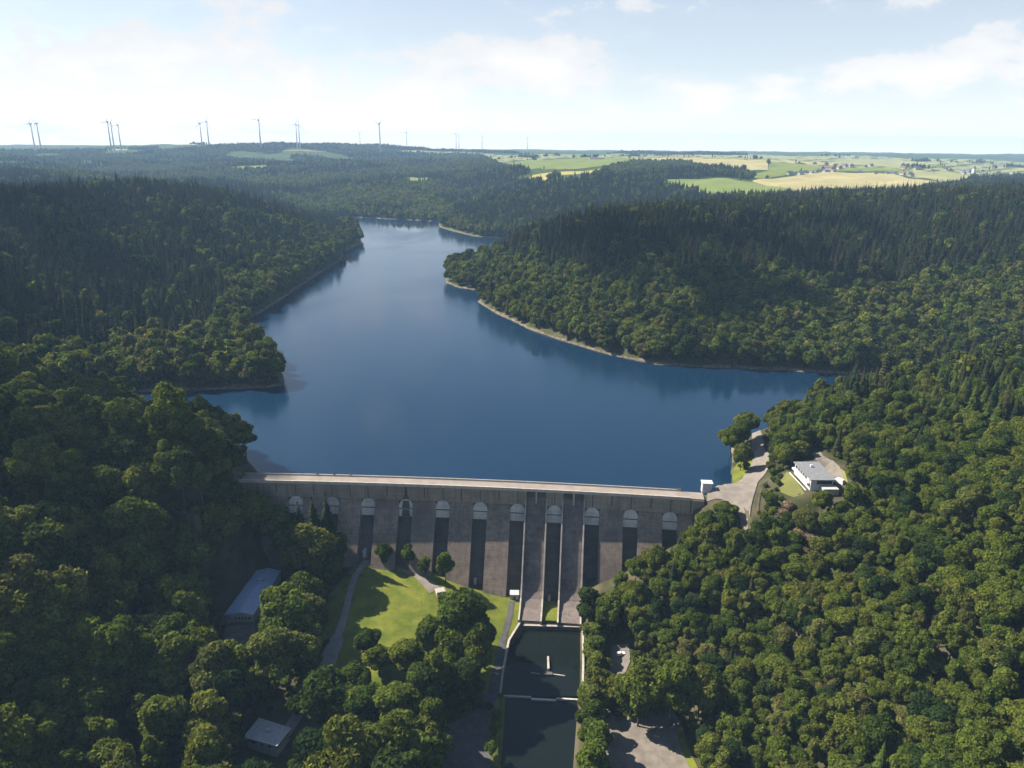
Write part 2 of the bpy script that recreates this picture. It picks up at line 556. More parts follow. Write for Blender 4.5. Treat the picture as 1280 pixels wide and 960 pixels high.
def tr(src, lo, hi, ca, cb):
    r = N.new('ShaderNodeValToRGB'); e = r.color_ramp.elements
    e[0].position, e[1].position = lo, hi; e[0].color, e[1].color = (*ca, 1), (*cb, 1)
    L.new(src, r.inputs[0]); return r.outputs[0]


floor_c = tr(tn(.06, 10), .38, .62, (.030, .036, .014), (.085, .072, .045))
veg = tr(tn(.012, 12), .3, .7, (.030, .048, .016), (.062, .085, .024))
lenn = N.new('ShaderNodeVectorMath'); lenn.operation = 'LENGTH'; L.new(geo.outputs['Position'], lenn.inputs[0])
mr = N.new('ShaderNodeMapRange'); mr.inputs[1].default_value = 500; mr.inputs[2].default_value = 1500
L.new(lenn.outputs['Value'], mr.inputs[0])
mx = N.new('ShaderNodeMix'); mx.data_type = 'RGBA'; L.new(mr.outputs[0], mx.inputs[0]); L.new(floor_c, mx.inputs[6]); L.new(veg, mx.inputs[7])
bank = tr(tn(.25, 8), .35, .65, (.075, .062, .042), (.185, .152, .108))
zj = N.new('ShaderNodeMath'); zj.operation = 'MULTIPLY_ADD'; zj.inputs[1].default_value = 4.4
L.new(tn(.05, 5), zj.inputs[0]); L.new(sx.outputs[2], zj.inputs[2])
zr1 = N.new('ShaderNodeMapRange'); zr1.inputs[1].default_value = 3.3; zr1.inputs[2].default_value = 4.3; zr1.inputs[3].default_value = 1; zr1.inputs[4].default_value = 0
L.new(zj.outputs[0], zr1.inputs[0])
zr2 = N.new('ShaderNodeMapRange'); zr2.inputs[1].default_value = -3; zr2.inputs[2].default_value = -2
L.new(sx.outputs[2], zr2.inputs[0])
yr = N.new('ShaderNodeMapRange'); yr.inputs[1].default_value = 430; yr.inputs[2].default_value = 440
L.new(sx.outputs[1], yr.inputs[0])
bm1 = N.new('ShaderNodeMath'); bm1.operation = 'MULTIPLY'; L.new(zr1.outputs[0], bm1.inputs[0]); L.new(zr2.outputs[0], bm1.inputs[1])
bm2 = N.new('ShaderNodeMath'); bm2.operation = 'MULTIPLY'; L.new(bm1.outputs[0], bm2.inputs[0]); L.new(yr.outputs[0], bm2.inputs[1])
mx2 = N.new('ShaderNodeMix'); mx2.data_type = 'RGBA'; L.new(bm2.outputs[0], mx2.inputs[0]); L.new(mx.outputs[2], mx2.inputs[6]); L.new(bank, mx2.inputs[7])
L.new(mx2.outputs[2], b.inputs['Base Color'])

ter_me, TG = terrain()
ter = link_mesh('ground', ter_me, None, [M_ter]); tag(ter, kind='structure')


# ------------------------------------------------------------------ draped sheets
def drape(name, poly, mat, step=3.0, lift=.12, kind='structure', flat=None):
    poly = [Vector((p[0], p[1])) for p in poly]
    ring = []
    for i in range(len(poly)):
        a, c = poly[i], poly[(i + 1) % len(poly)]
        n = max(1, int((c - a).length / step))
        ring += [a.lerp(c, k / n) for k in range(n)]
    xs, ys = [p.x for p in ring], [p.y for p in ring]
    gx, gy = np.meshgrid(np.arange(min(xs) + step / 2, max(xs), step), np.arange(min(ys) + step / 2, max(ys), step))
    gx, gy = gx.ravel(), gy.ravel()
    if len(gx):
        k = inpoly(gx, gy, [(p.x, p.y) for p in ring]) & (segdist(gx, gy, [((ring[i].x, ring[i].y), (ring[(i + 1) % len(ring)].x, ring[(i + 1) % len(ring)].y)) for i in range(len(ring))]) > step * .35)
        gx, gy = gx[k], gy[k]
    vs = ring + [Vector((a, c)) for a, c in zip(gx, gy)]
    n = len(ring)
    res = delaunay_2d_cdt(vs, [(i, (i + 1) % n) for i in range(n)], [], 1, 1e-5)
    v2, fs = res[0], res[2]
    x = np.array([p.x for p in v2]); y = np.array([p.y for p in v2])
    z = ground(x, y) + lift if flat is None else np.full(x.shape, flat)
    me = bpy.data.meshes.new(name)
    me.from_pydata(np.stack([x, y, z], 1).tolist(), [], [tuple(f) for f in fs])
    me.polygons.foreach_set('use_smooth', [True] * len(me.polygons))
    bm = bmesh.new(); bm.from_mesh(me)
    for f in bm.faces:
        if f.normal.z < 0: f.normal_flip()
    bm.to_mesh(me); bm.free()
    o = link_mesh(name, me, None, [mat])
    if kind: tag(o, kind=kind)
    return o


def hp(pts, dmin=150): return [tuple(hit(x, y, dmin)[:2]) for x, y in pts]


def strip(name, pts, width, mat, lift=.16, world=False, step=2.0):
    """a road or path along a line of picture points"""
    c = pts if world else hp(pts)
    c = [Vector(p) for p in c]
    # smooth by Catmull-Rom
    fine = []
    for i in range(len(c) - 1):
        p0, p1, p2, p3 = c[max(i - 1, 0)], c[i], c[i + 1], c[min(i + 2, len(c) - 1)]
        n = max(2, int((p2 - p1).length / 3))
        for k in range(n):
            t = k / n
            fine.append(.5 * ((2 * p1) + (p2 - p0) * t + (2 * p0 - 5 * p1 + 4 * p2 - p3) * t * t + (3 * p1 - p0 - 3 * p2 + p3) * t ** 3))
    fine.append(c[-1])
    l, r = [], []
    for i, p in enumerate(fine):
        d = (fine[min(i + 1, len(fine) - 1)] - fine[max(i - 1, 0)]).normalized()
        w = width[min(int(i / len(fine) * len(width)), len(width) - 1)] if isinstance(width, (list, tuple)) else width
        nn = Vector((-d.y, d.x)) * w / 2
        l.append(p + nn); r.append(p - nn)
    me = bpy.data.meshes.new(name)
    vs = []
    for a, d in zip(l, r):
        for k in range(4):
            q = a.lerp(d, k / 3)
            vs.append((q.x, q.y, 0))
    x = np.array([v[0] for v in vs]); y = np.array([v[1] for v in vs])
    z = ground(x, y) + lift
    fs = []
    for i in range(len(fine) - 1):
        for k in range(3):
            fs.append((4 * i + k, 4 * i + k + 1, 4 * i + k + 5, 4 * i + k + 4))
    me.from_pydata(np.stack([x, y, z], 1).tolist(), [], fs)
    bm = bmesh.new(); bm.from_mesh(me)
    for f in bm.faces:
        if f.normal.z < 0: f.normal_flip()
    bm.to_mesh(me); bm.free()
    o = link_mesh(name, me, None, [mat]); tag(o, kind='structure')
    return o
# ------------------------------------------------------------------ water
def water_mat(name, deep, rough, scale, strength, tint2=None, spec=.5):
    m, nt, N, L = new_mat(name)
    out = N.new('ShaderNodeOutputMaterial')
    b = N.new('ShaderNodeBsdfPrincipled')
    b.inputs['Base Color'].default_value = (*deep, 1)
    b.inputs['Roughness'].default_value = rough
    b.inputs['IOR'].default_value = 1.33
    b.inputs['Specular IOR Level'].default_value = spec
    tc = N.new('ShaderNodeNewGeometry')
    mp = N.new('ShaderNodeMapping'); mp.inputs['Scale'].default_value = (1, .55, 1); mp.inputs['Rotation'].default_value = (0, 0, .35)
    L.new(tc.outputs['Position'], mp.inputs[0])
    n1 = N.new('ShaderNodeTexNoise'); n1.inputs['Scale'].default_value = scale; n1.inputs['Detail'].default_value = 4
    L.new(mp.outputs[0], n1.inputs['Vector'])
    # calm and ruffled patches
    n2 = N.new('ShaderNodeTexNoise'); n2.inputs['Scale'].default_value = .006; n2.inputs['Detail'].default_value = 5; n2.inputs['Distortion'].default_value = .6
    L.new(mp.outputs[0], n2.inputs['Vector'])
    r2 = N.new('ShaderNodeMapRange'); r2.inputs[1].default_value = .35; r2.inputs[2].default_value = .65; r2.inputs[3].default_value = strength * .22; r2.inputs[4].default_value = strength
    L.new(n2.outputs[0], r2.inputs[0])
    bp = N.new('ShaderNodeBump'); bp.inputs['Distance'].default_value = 1.0
    L.new(r2.outputs[0], bp.inputs['Strength']); L.new(n1.outputs[0], bp.inputs['Height'])
    L.new(bp.outputs[0], b.inputs['Normal'])
    rg = N.new('ShaderNodeMapRange'); rg.inputs[1].default_value = .35; rg.inputs[2].default_value = .65; rg.inputs[3].default_value = rough * .7; rg.inputs[4].default_value = rough * 2.2
    L.new(n2.outputs[0], rg.inputs[0]); L.new(rg.outputs[0], b.inputs['Roughness'])
    if tint2:
        rr = N.new('ShaderNodeValToRGB')
        rr.color_ramp.elements[0].position = .35; rr.color_ramp.elements[1].position = .7
        rr.color_ramp.elements[0].color = (*deep, 1); rr.color_ramp.elements[1].color = (*tint2, 1)
        L.new(n2.outputs[0], rr.inputs[0]); L.new(rr.outputs[0], b.inputs['Base Color'])
    L.new(b.outputs[0], out.inputs[0])
    return m


M['lake'] = water_mat('lake_water', (.003, .017, .041), .11, .35, .10, (.004, .021, .048))
M['pool'] = water_mat('pool_water', (.006, .009, .008), .12, .5, .05, (.008, .012, .010), spec=.3)


def offset_chain(ch, d):
    res = []
    for i in range(len(ch)):
        a, c = ch[max(i - 1, 0)], ch[min(i + 1, len(ch) - 1)]
        v = np.array(c) - np.array(a); v /= np.linalg.norm(v) + 1e-9
        res.append(np.array(ch[i]) + np.array([-v[1], v[0]]) * d)
    return res


_sh = offset_chain(shl + shr, 10.0)
if inpoly(np.array([_sh[3][0]]), np.array([_sh[3][1]]), lake)[0]:
    _sh = offset_chain(shl + shr, -10.0)
_up = [dam_pt(x, -9.7, 0)[:2] for x in np.linspace(DX1 + 10, DX0 - 2, 14)]
wpoly = [tuple(p) for p in _sh] + [tuple(p) for p in _up]
_vs = [Vector(p) for p in wpoly]
_res = delaunay_2d_cdt(_vs, [(i, (i + 1) % len(_vs)) for i in range(len(_vs))], [], 1, 1e-4)
me = bpy.data.meshes.new('lake')
me.from_pydata([(p.x, p.y, 0) for p in _res[0]], [], [tuple(f) for f in _res[2]])
bm = bmesh.new(); bm.from_mesh(me)
for f in bm.faces:
    if f.normal.z < 0: f.normal_flip()
bm.to_mesh(me); bm.free()
tag(link_mesh('lake', me, None, [M['lake']]), kind='structure')

up_poly = [P(x, y, -60)[:2] for x, y in ((652, 783), (729, 783), (728, 871), (626, 871), (632, 812))]
lo_poly = [P(x, y, -60)[:2] for x, y in ((626, 872), (728, 872), (720, 990), (618, 990))]
tag(drape('pool_water', [tuple(p) for p in up_poly], M['pool'], 6, flat=-59.6), kind='structure')
tag(drape('stream_water', [tuple(p) for p in lo_poly], M['pool'], 6, flat=-60.2), kind='structure')

# ------------------------------------------------------------------ the dam
dam = empty('dam', dam_pt(0, 0, -57))
tag(dam, 'long grey stone buttress dam holding back the blue lake', 'dam')
DO = dam.location.copy()


def dpart(name, mb, mat, parent=None):
    mb.v = [(v[0] - DO.x, v[1] - DO.y, v[2] - DO.z) for v in mb.v]
    o = mb.build(name, mat, parent or dam)
    return o


def sweep(mb, x0, x1, prof, step=5.0, m=0):
    """closed profile [(t,z)...] carried along the dam"""
    n = max(1, int((x1 - x0) / step))
    xs = np.linspace(x0, x1, n + 1)
    k = len(prof)
    vs = [dam_pt(x, t, z) for x in xs for t, z in prof]
    fs = []
    for i in range(n):
        for j in range(k):
            a, c = i * k + j, i * k + (j + 1) % k
            fs.append((a, c, c + k, a + k))
    fs.append(tuple(range(k - 1, -1, -1)))
    fs.append(tuple(range(n * k, n * k + k)))
    mb.add(vs, fs, m)


def face_t(z): return -CORBEL + (Z_BAND - z) * SLOPE


AW = 4.3
SPILL = [(ARCH_X[7] + AW, ARCH_X[8] - AW), (ARCH_X[8] + AW, ARCH_X[9] - AW)]
WX1 = DX1 + 4

mb = MB(); sweep(mb, DX0 - 6, WX1, [(-9.4, 1.25), (-.6, 1.25), (-.6, 2.0), (-9.4, 2.0)]); dpart('crest_roadway', mb, M['crest'])
mb = MB(); sweep(mb, DX0 - 6, DX1 - 4, [(-.6, 1.2), (.2, 1.2), (.2, 3.0), (-.5, 3.0)]); dpart('parapet', mb, M['parapet'])
mb = MB(); sweep(mb, DX0 - 6, DX1 - 10, [(-10.1, 1.2), (-9.4, 1.2), (-9.5, 3.0), (-10.0, 3.0)]); dpart('parapet', mb, M['parapet'])
mb = MB(); sweep(mb, DX0 - 6, WX1, [(-10.0, -64), (-9.5, -64), (-9.5, 1.2), (-10.0, 1.2)]); dpart('upstream_wall', mb, M['concrete'])
# crest band, interrupted at the two spillways
mb = MB()
for a, c in ((DX0 - 6, SPILL[0][0]), (SPILL[0][1], SPILL[1][0]), (SPILL[1][1], WX1)):
    sweep(mb, a, c, [(-9.4, Z_BAND), (0, Z_BAND), (0, 1.19), (-9.4, 1.19)])
dpart('crest_band', mb, M['band'])
# end blocks left and right
mb = MB(); sweep(mb, DX0 - 6, ARCH_X[0] - AW, [(-9.3, -64), (face_t(-64), -64), (-CORBEL, Z_BAND), (-9.3, Z_BAND)]); dpart('buttress', mb, M['pillar'])
mb = MB(); sweep(mb, ARCH_X[-1] + AW, WX1, [(-9.3, -64), (face_t(-64), -64), (-CORBEL, Z_BAND), (-9.3, Z_BAND)]); dpart('buttress', mb, M['pillar'])
for i in range(len(ARCH_X) - 1):
    if i in (7, 8): continue
    mb = MB(); sweep(mb, ARCH_X[i] + AW, ARCH_X[i + 1] - AW, [(-9.3, -64), (face_t(-64), -64), (-CORBEL, Z_BAND), (-9.3, Z_BAND)])
    dpart('buttress', mb, M['pillar'])
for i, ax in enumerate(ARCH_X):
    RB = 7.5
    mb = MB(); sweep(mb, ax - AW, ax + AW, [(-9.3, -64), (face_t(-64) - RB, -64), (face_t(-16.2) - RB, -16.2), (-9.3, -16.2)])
    dpart('cell_wall', mb, M['recess_shade'])
    # pale arched head of the cell
    out_ = [(-AW + .02, -17.4), (AW - .02, -17.4), (AW - .02, -11.3)]
    out_ += [(AW * math.cos(a) * .995, -11.3 + 4.1 * math.sin(a)) for a in np.linspace(0, math.pi, 15)[1:-1]]
    out_ += [(-AW + .02, -11.3)]
    mb = MB()

    def nt_(z): return .35 + (-7.2 - z) * .22
    fr = [dam_pt(ax + u, nt_(z), z) for u, z in out_]
    bk = [dam_pt(ax + u, -8.5, z) for u, z in out_]
    k = len(out_)
    mb.add(fr + bk, [tuple(range(k)), tuple(range(2 * k - 1, k - 1, -1))] + [(j, k + j, k + (j + 1) % k, (j + 1) % k) for j in range(k)])
    nich = dpart('arched_niche', mb, M['niche'])
    mb = MB(); sweep(mb, ax - AW + .05, ax + AW - .05, [(nt_(-12.6) - .2, -12.8), (nt_(-12.6) + .35, -12.8), (nt_(-12.6) + .35, -12.4), (nt_(-12.6) - .2, -12.4)]); dpart('ledge', mb, M['joint'], None)
    for xx, zz, w in ((ax, -7.2, .22), (ax + (ARCH_X[min(i + 1, 11)] - ARCH_X[min(i, 10)]) / 2, -5.0 - (i % 3), .3)):
        if any(a - 1 < xx < c + 1 for a, c in SPILL): continue
        mb = MB(); sweep(mb, xx - w, xx + w, [(-.2, zz), (.06, zz), (.06, .9), (-.2, .9)]); dpart('expansion_joint', mb, M['joint'])
# wet black run-off under one leaking outlet
ax = ARCH_X[4]
mb = MB()
for (z0, z1, w0, w1) in ((-4.2, 1.0, .9, .6), (-7.2, -4.2, 1.9, 1.0)):
    mb.hexa([dam_pt(ax - w0, -.1, z0), dam_pt(ax + w0, -.1, z0), dam_pt(ax + w0, -.3, z0), dam_pt(ax - w0, -.3, z0)][0:2] + [dam_pt(ax + w0, .09, z0), dam_pt(ax - w0, .09, z0)] +
            [dam_pt(ax - w1, -.1, z1), dam_pt(ax + w1, -.1, z1), dam_pt(ax + w1, .09, z1), dam_pt(ax - w1, .09, z1)])
for (z0, z1, w0, w1) in ((-17.3, -13.2, 2.6, 2.1), (-12.3, -8.0, 2.4, 1.8)):
    pts = [(-w0, z0), (w0, z0), (w1, z1), (-w1, z1)]
    fr = [dam_pt(ax + u, nt_(z) + .06, z) for u, z in pts]; bk = [dam_pt(ax + u, nt_(z) - .2, z) for u, z in pts]
    mb.add(fr + bk, [(0, 1, 2, 3), (7, 6, 5, 4)] + [(j, 4 + j, 4 + (j + 1) % 4, (j + 1) % 4) for j in range(4)])
dpart('water_stain', mb, M['joint'])

# spillways
CH = [(-9.3, -1.0), (-7.0, -.6), (-4.5, -1.4), (-2.2, -4.2), (face_t(-9), -9)] + [(face_t(z), z) for z in (-18, -28, -38, -46)]
t46 = face_t(-46)
CH += [(t46 + 2.6, -49.4), (t46 + 6, -52.4), (t46 + 11, -54.4), (t46 + 16.5, -55.3), (t46 + 22, -55.6)]
for (a, c) in SPILL:
    mb = MB(); sweep(mb, a + .85, c - .85, CH + [(CH[-1][0], -64), (-9.3, -64)], 4)
    ch = dpart('spillway_chute', mb, M['chute'])
    for (u, v) in ((a - .0, a + .85), (c - .85, c + .0)):
        pr = []
        for j, (t, z) in enumerate(CH):
            if z > -4: continue
            k = min(1.0, (-z) / 12.0) * (1 if z > -50 else .85)
            pr.append((t + 1.9 * k, z + 1.5 * k))
        pr = [(-3.5, 1.15), (-.05, 1.15)] + pr
        mb = MB(); sweep(mb, u, v, pr + [(CH[-1][0] + .2, -64), (-9.3, -64), (-9.3, 1.15)], 4)
        dpart('side_wall', mb, M['concrete'])
    mid = (a + c) / 2
    mb = MB(); sweep(mb, mid - .5, mid + .5, [(-8.5, -3), (-1.2, -8.2), (-.5, -2), (-.3, 1.2), (-8.5, 1.2)]); dpart('pier', mb, M['niche'])
    mb = MB(); sweep(mb, a + .85, c - .85, [(-9.3, -.55), (-8.7, -.55), (-8.7, 1.2), (-9.3, 1.2)]); dpart('opening_shade', mb, M['dark'])  # near-black slab painted as the shade inside the spillway opening
# small doors in the cells
for (ai, px, py, w, h, mat) in ((3, 459, 691, 2.0, 3.6, M['white']), (6, 597, 727, 1.5, 3.0, M['niche']), (8, 690, 749, 1.6, 3.2, M['niche'])):
    z0 = None
    ax = ARCH_X[ai]
    best = None
    for z in np.linspace(-60, -20, 161):
        q = dam_pt(ax, face_t(z) - 7.5, z)
        a_, b_ = project(*[np.array(v) for v in q])
        if best is None or abs(b_ - py) < best[0]: best = (abs(b_ - py), z)
    z = best[1]
    t = face_t(z) - 7.5
    mb = MB()
    p = [dam_pt(ax - 1 - w / 2, t - 2, z), dam_pt(ax - 1 + w / 2, t - 2, z), dam_pt(ax - 1 + w / 2, t + 2.4, z - 2), dam_pt(ax - 1 - w / 2, t + 2.4, z - 2)]
    q = [(v[0], v[1], z + h * .6) for v in p]
    mb.hexa([p[3], p[2], p[1], p[0], q[3], q[2], q[1], q[0]])
    dpart('cell_door', mb, mat)


# ------------------------------------------------------------------ stilling pool walls, weir, pier
def wall_thing(name, pts, z0, z1, th, mat, label, cat='wall'):
    """a free-standing wall along world points"""
    c = np.mean(np.array(pts), 0)
    root = empty(name, (c[0], c[1], z0)); tag(root, label, cat)
    mb, cap = MB(), MB()
    for i in range(len(pts) - 1):
        a, d = np.array(pts[i], float) - c, np.array(pts[i + 1], float) - c
        v = (d - a) / np.linalg.norm(d - a); nn = np.array([-v[1], v[0]]) * th / 2
        e = v * .02
        q = [a + nn + e, a - nn + e, d - nn - e, d + nn - e]
        q = [q[1], q[2], q[3], q[0]]
        H = z1 - z0
        mb.hexa([(x, y, 0) for x, y in q] + [(x, y, H - .25) for x, y in q])
        nn2 = nn * 1.25
        q = [a - nn2, d - nn2, d + nn2, a + nn2]
        cap.hexa([(x, y, H - .25) for x, y in q] + [(x, y, H) for x, y in q])
    mb.build('wall_face', mat[0], root)
    cap.build('coping', mat[1], root)
    return root


zt = -56.0
wl = [tuple(P(x, y, zt)[:2]) for x, y in ((651, 776), (636, 800), (629, 836), (625.5, 866))]
wall_thing('retaining_wall', wl, -63, zt, .9, (M['concrete_dark'], M['concrete']), 'concrete wall between the grass path and the dark stilling pool')
wr = [tuple(P(x, y, zt)[:2]) for x, y in ((728.5, 780), (729, 830), (728, 866))]
wall_thing('retaining_wall', wr, -63, zt, .9, (M['concrete_dark'], M['concrete']), 'concrete wall under the bright green trees along the pool')
wh = [tuple(P(x, y, -57.0)[:2]) for x, y in ((654, 781), (727, 783))]
wall_thing('end_sill', wh, -63, -57.0, 1.1, (M['concrete_dark'], M['concrete']), 'low concrete sill closing the spillway toes above the pool', 'sill')
weir = empty('weir', tuple(P(678, 872, -60)))
tag(weir, 'low pale concrete weir crossing the pool with a white overflow notch', 'weir')
W0, W1 = P(624, 868.5, -59.2), P(729, 874.5, -59.2)
wo = np.array(weir.location)


def seg_box(mb, A, B, z0, z1, th, o):
    A, B = np.array(A[:2]) - o[:2], np.array(B[:2]) - o[:2]
    v = (B - A) / np.linalg.norm(B - A); nn = np.array([-v[1], v[0]]) * th / 2
    q = [A - nn, B - nn, B + nn, A + nn]
    mb.hexa([(x, y, z0 - o[2]) for x, y in q] + [(x, y, z1 - o[2]) for x, y in q])


lp = lambda f: W0 + (W1 - W0) * f
mb = MB(); seg_box(mb, lp(0), lp(.38), -63, -59.3, .8, wo); mb.build('sill', M['niche'], weir)
mb = MB(); seg_box(mb, lp(.68), lp(1), -63, -59.2, .9, wo); mb.build('sill', M['niche'], weir)
mb = MB(); seg_box(mb, lp(.38) + np.array([0, -.9, 0]), lp(.68) + np.array([0, -.9, 0]), -63, -59.55, 1.0, wo); mb.build('notch', M['white'], weir)
pier = empty('pool_pier', tuple(P(685, 842, -59.6)))
tag(pier, 'narrow pale pier with two thin arms standing in the dark pool', 'pier')
po = np.array(pier.location)
A, B = P(685.5, 840, -59.6), P(685, 822, -59.6)
mb = MB()
A2, B2 = A[:2] - po[:2], B[:2] - po[:2]
mb.hexa([(A2[0] - .5, A2[1], -2), (A2[0] + .5, A2[1], -2), (B2[0] + .5, B2[1], -2), (B2[0] - .5, B2[1], -2),
         (A2[0] - .5, A2[1], 2.2), (A2[0] + .5, A2[1], 2.2), (B2[0] + .5, B2[1], .9), (B2[0] - .5, B2[1], .9)]); mb.build('pier_wall', M['concrete'], pier)
mb = MB(); mb.box(-2.2, 2.2, -1.6, .4, -2, .9); mb.build('base', M['concrete_dark'], pier)
for (a, c) in (((664, 841.5), (675, 842.5)), ((691, 843), (706, 845))):
    mb = MB(); seg_box(mb, P(*a, -59.6), P(*c, -59.6), -60.4, -59.3, .55, po); mb.build('arm', M['concrete'], pier)

# ------------------------------------------------------------------ lawns, paths, roads
drape('lawn', hp([(404, 752), (430, 722), (452, 702), (500, 706), (560, 722), (610, 742), (652, 752), (650, 778), (634, 800), (626, 868), (590, 868), (540, 842), (500, 858), (440, 850), (420, 838), (404, 800)]), M['grass'], 4, .12)
strip('path', [(459, 700), (450, 712), (440, 732), (434, 756), (427, 782), (418, 806), (408, 830), (396, 856), (375, 890), (352, 925)], [3.4, 3.4, 3.6, 3.8, 4.4, 8, 9, 6, 5, 5], M['path_grey'], .3)
strip('path', [(457, 703), (476, 709), (500, 712), (524, 721), (544, 739)], [2.2, 2.4, 3, 5, 7, 8], M['roadpale'], .28)
strip('path', [(640, 752), (636, 775), (629, 800), (623, 830), (617, 862), (604, 890), (590, 925), (585, 960)], [3.2, 3.2, 3.6, 4, 5, 7, 9, 10], M['asphalt'], .3)
drape('lawn', hp([(678, 752), (704, 752), (703, 777), (677, 776)]), M['grass'], 3, .25)
drape('car_park', hp([(560, 905), (606, 890), (614, 915), (612, 990), (545, 990)]), M['asphalt'], 4, .4)
drape('gravel_yard', hp([(742, 884), (790, 880), (838, 884), (852, 905), (858, 930), (872, 960), (892, 1000), (735, 1000)]), M['gravel'], 4, .3)
drape('yard_verge', hp([(846, 912), (852, 905), (858, 930), (872, 960), (892, 1000), (880, 1000), (862, 962), (850, 934)]), M['grass'], 3, .42)
drape('gravel_track', hp([(765, 806), (786, 806), (788, 826), (778, 850), (760, 850), (762, 826)]), M['gravel'], 4, .3)
drape('bank_grass', hp([(607, 905), (622, 872), (632, 872), (630, 905), (624, 985), (606, 985)]), M['grass'], 4, .35)
strip('road', [(884, 619.5), (905, 617), (922, 613), (937, 602), (947, 588), (951, 574), (947, 556), (944, 540), (940, 528)], [9.5, 11, 12, 10, 7.5, 6.5, 6, 5.5, 5.5], M['roadpale'], .45)
drape('plaza', hp([(888, 614), (905, 606), (922, 603), (938, 592), (950, 590), (945, 611), (939, 632), (936, 654), (933, 668), (927, 664), (925, 648), (915, 634), (902, 625), (888, 624)]), M['roadpale'], 3, .50)
strip('driveway', [(1020, 566), (1026, 574), (1034, 582), (1044, 592), (1050, 604)], [5, 6, 7, 6, 5], M['gravel'], .4)
drape('garden', hp([(984, 590), (996, 602), (1006, 618), (992, 622), (976, 616), (972, 606)]), M['glade'], 3, .3)
drape('garden', hp([(1036, 578), (1056, 590), (1060, 604), (1046, 596)]), M['meadow'], 3, .3)
drape('lakeside_verge', hp([(917, 606), (934, 598), (942, 584), (946, 570), (940, 562), (926, 572), (915, 590)]), M['grass'], 3, .3)


# ------------------------------------------------------------------ buildings
def wall_boxes(mb, a, b, z0, z1, n, wfrac, proud, o, margin=.06):
    """n openings along wall a->b (outer face to the right of travel)"""
    a, b = np.array(a[:2]), np.array(b[:2])
    L_ = np.linalg.norm(b - a); v = (b - a) / L_; nn = np.array([v[1], -v[0]])
    pitch = L_ * (1 - 2 * margin) / n
    res = []
    for i in range(n):
        c = a + v * (L_ * margin + pitch * (i + .5))
        h = pitch * wfrac / 2
        p = [c - v * h + nn * proud, c + v * h + nn * proud, c + v * h - nn * .3, c - v * h - nn * .3]
        res.append(([(q[0] - o[0], q[1] - o[1], z0 - o[2]) for q in p], [(q[0] - o[0], q[1] - o[1], z1 - o[2]) for q in p]))
    for lo, hi in res:
        w_ = MB(); w_.hexa(lo + hi); w_.build(mb[0], mb[1], mb[2])


def prism(mb, q, z0, z1, o, m=0):
    mb.hexa([(x - o[0], y - o[1], z0 - o[2]) for x, y in q] + [(x - o[0], y - o[1], z1 - o[2]) for x, y in q], m)


def ccw(q):
    a = sum(q[i][0] * q[(i + 1) % 4][1] - q[(i + 1) % 4][0] * q[i][1] for i in range(4))
    return q if a > 0 else q[::-1]


def grow(q, d):
    c = np.mean(np.array(q), 0)
    return [tuple(np.array(p) + (np.array(p) - c) / np.linalg.norm(np.array(p) - c) * d) for p in q]


# long workshop with the blue metal roof
ZR = -45.5 + 5.0
q = ccw([tuple(P(x, y, ZR)[:2]) for x, y in ((320.5, 713.5), (351.5, 713.5), (317, 769), (280, 769))])
q = [tuple(P(x, y, ZR)[:2]) for x, y in ((280, 769), (317, 769), (351.5, 713.5), (320.5, 713.5))]
c = np.mean(np.array(q), 0)
o = np.array([c[0], c[1], gz(*c) - 1])
shed = empty('workshop', tuple(o)); tag(shed, 'long low workshop with blue metal roof and white gable among dark trees', 'building')
mb = MB(); prism(mb, grow(q, -.6), o[2] - 3, ZR, o); mb.build('wall', M['white'], shed)
mf = ((np.array(q[0]) + np.array(q[1])) / 2, (np.array(q[2]) + np.array(q[3])) / 2)
mb = MB()
zr = ZR + 1.7
vv = [(q[0][0], q[0][1], ZR + .02), (q[1][0], q[1][1], ZR + .02), (q[2][0], q[2][1], ZR + .02), (q[3][0], q[3][1], ZR + .02), (mf[0][0], mf[0][1], zr), (mf[1][0], mf[1][1], zr)]
vv = [tuple(np.array(v) - o) for v in vv]
vv += [(x, y, z + .25) for x, y, z in vv]
mb.add(vv, [(0, 4, 5, 3), (1, 2, 5, 4), (6, 9, 11, 10), (7, 10, 11, 8), (0, 6, 10, 4), (4, 10, 7, 1), (3, 5, 11, 9), (5, 2, 8, 11), (0, 3, 9, 6), (1, 7, 8, 2)])
rf = mb.build('roof', M['roof_blue'], shed)
mb = MB()
d = (mf[1] - mf[0]) / np.linalg.norm(mf[1] - mf[0])
for i in np.linspace(.05, .95, 15):
    for (e0, e1) in ((q[0], q[3]), (q[1], q[2])):
        p0 = np.array(e0) + (np.array(e1) - np.array(e0)) * i; p1 = mf[0] + (mf[1] - mf[0]) * i
        mb.tube(np.array([*p0, ZR + .30]) - o, np.array([*p1, zr + .30]) - o, .09, .09, 4)
mb.build('roof_seams', M['roof_blue'], shed)
mb = MB()
gdir = (np.array(q[1]) - np.array(q[0])); gl = np.linalg.norm(gdir); gdir /= gl; gn = np.array([gdir[1], -gdir[0]])
g = [np.array(q[0]) + gdir * gl * f for f in (.22, .98, .98, .6, .22)]
zz = [o[2] + .2, o[2] + .2, ZR + .7, zr + .35, ZR + .7]
zz = [ZR - 3.6, ZR - 3.6, ZR + .6, zr + .35, ZR + .6]
fr = [tuple(np.array([*(p + gn * .35), z]) - o) for p, z in zip(g, zz)]; bk = [tuple(np.array([*(p - gn * .3), z]) - o) for p, z in zip(g, zz)]
mb.add(fr + bk, [(0, 1, 2, 3, 4), (9, 8, 7, 6, 5)] + [(j, 5 + j, 5 + (j + 1) % 5, (j + 1) % 5) for j in range(5)])
gb = mb.build('gable', M['white'], shed)
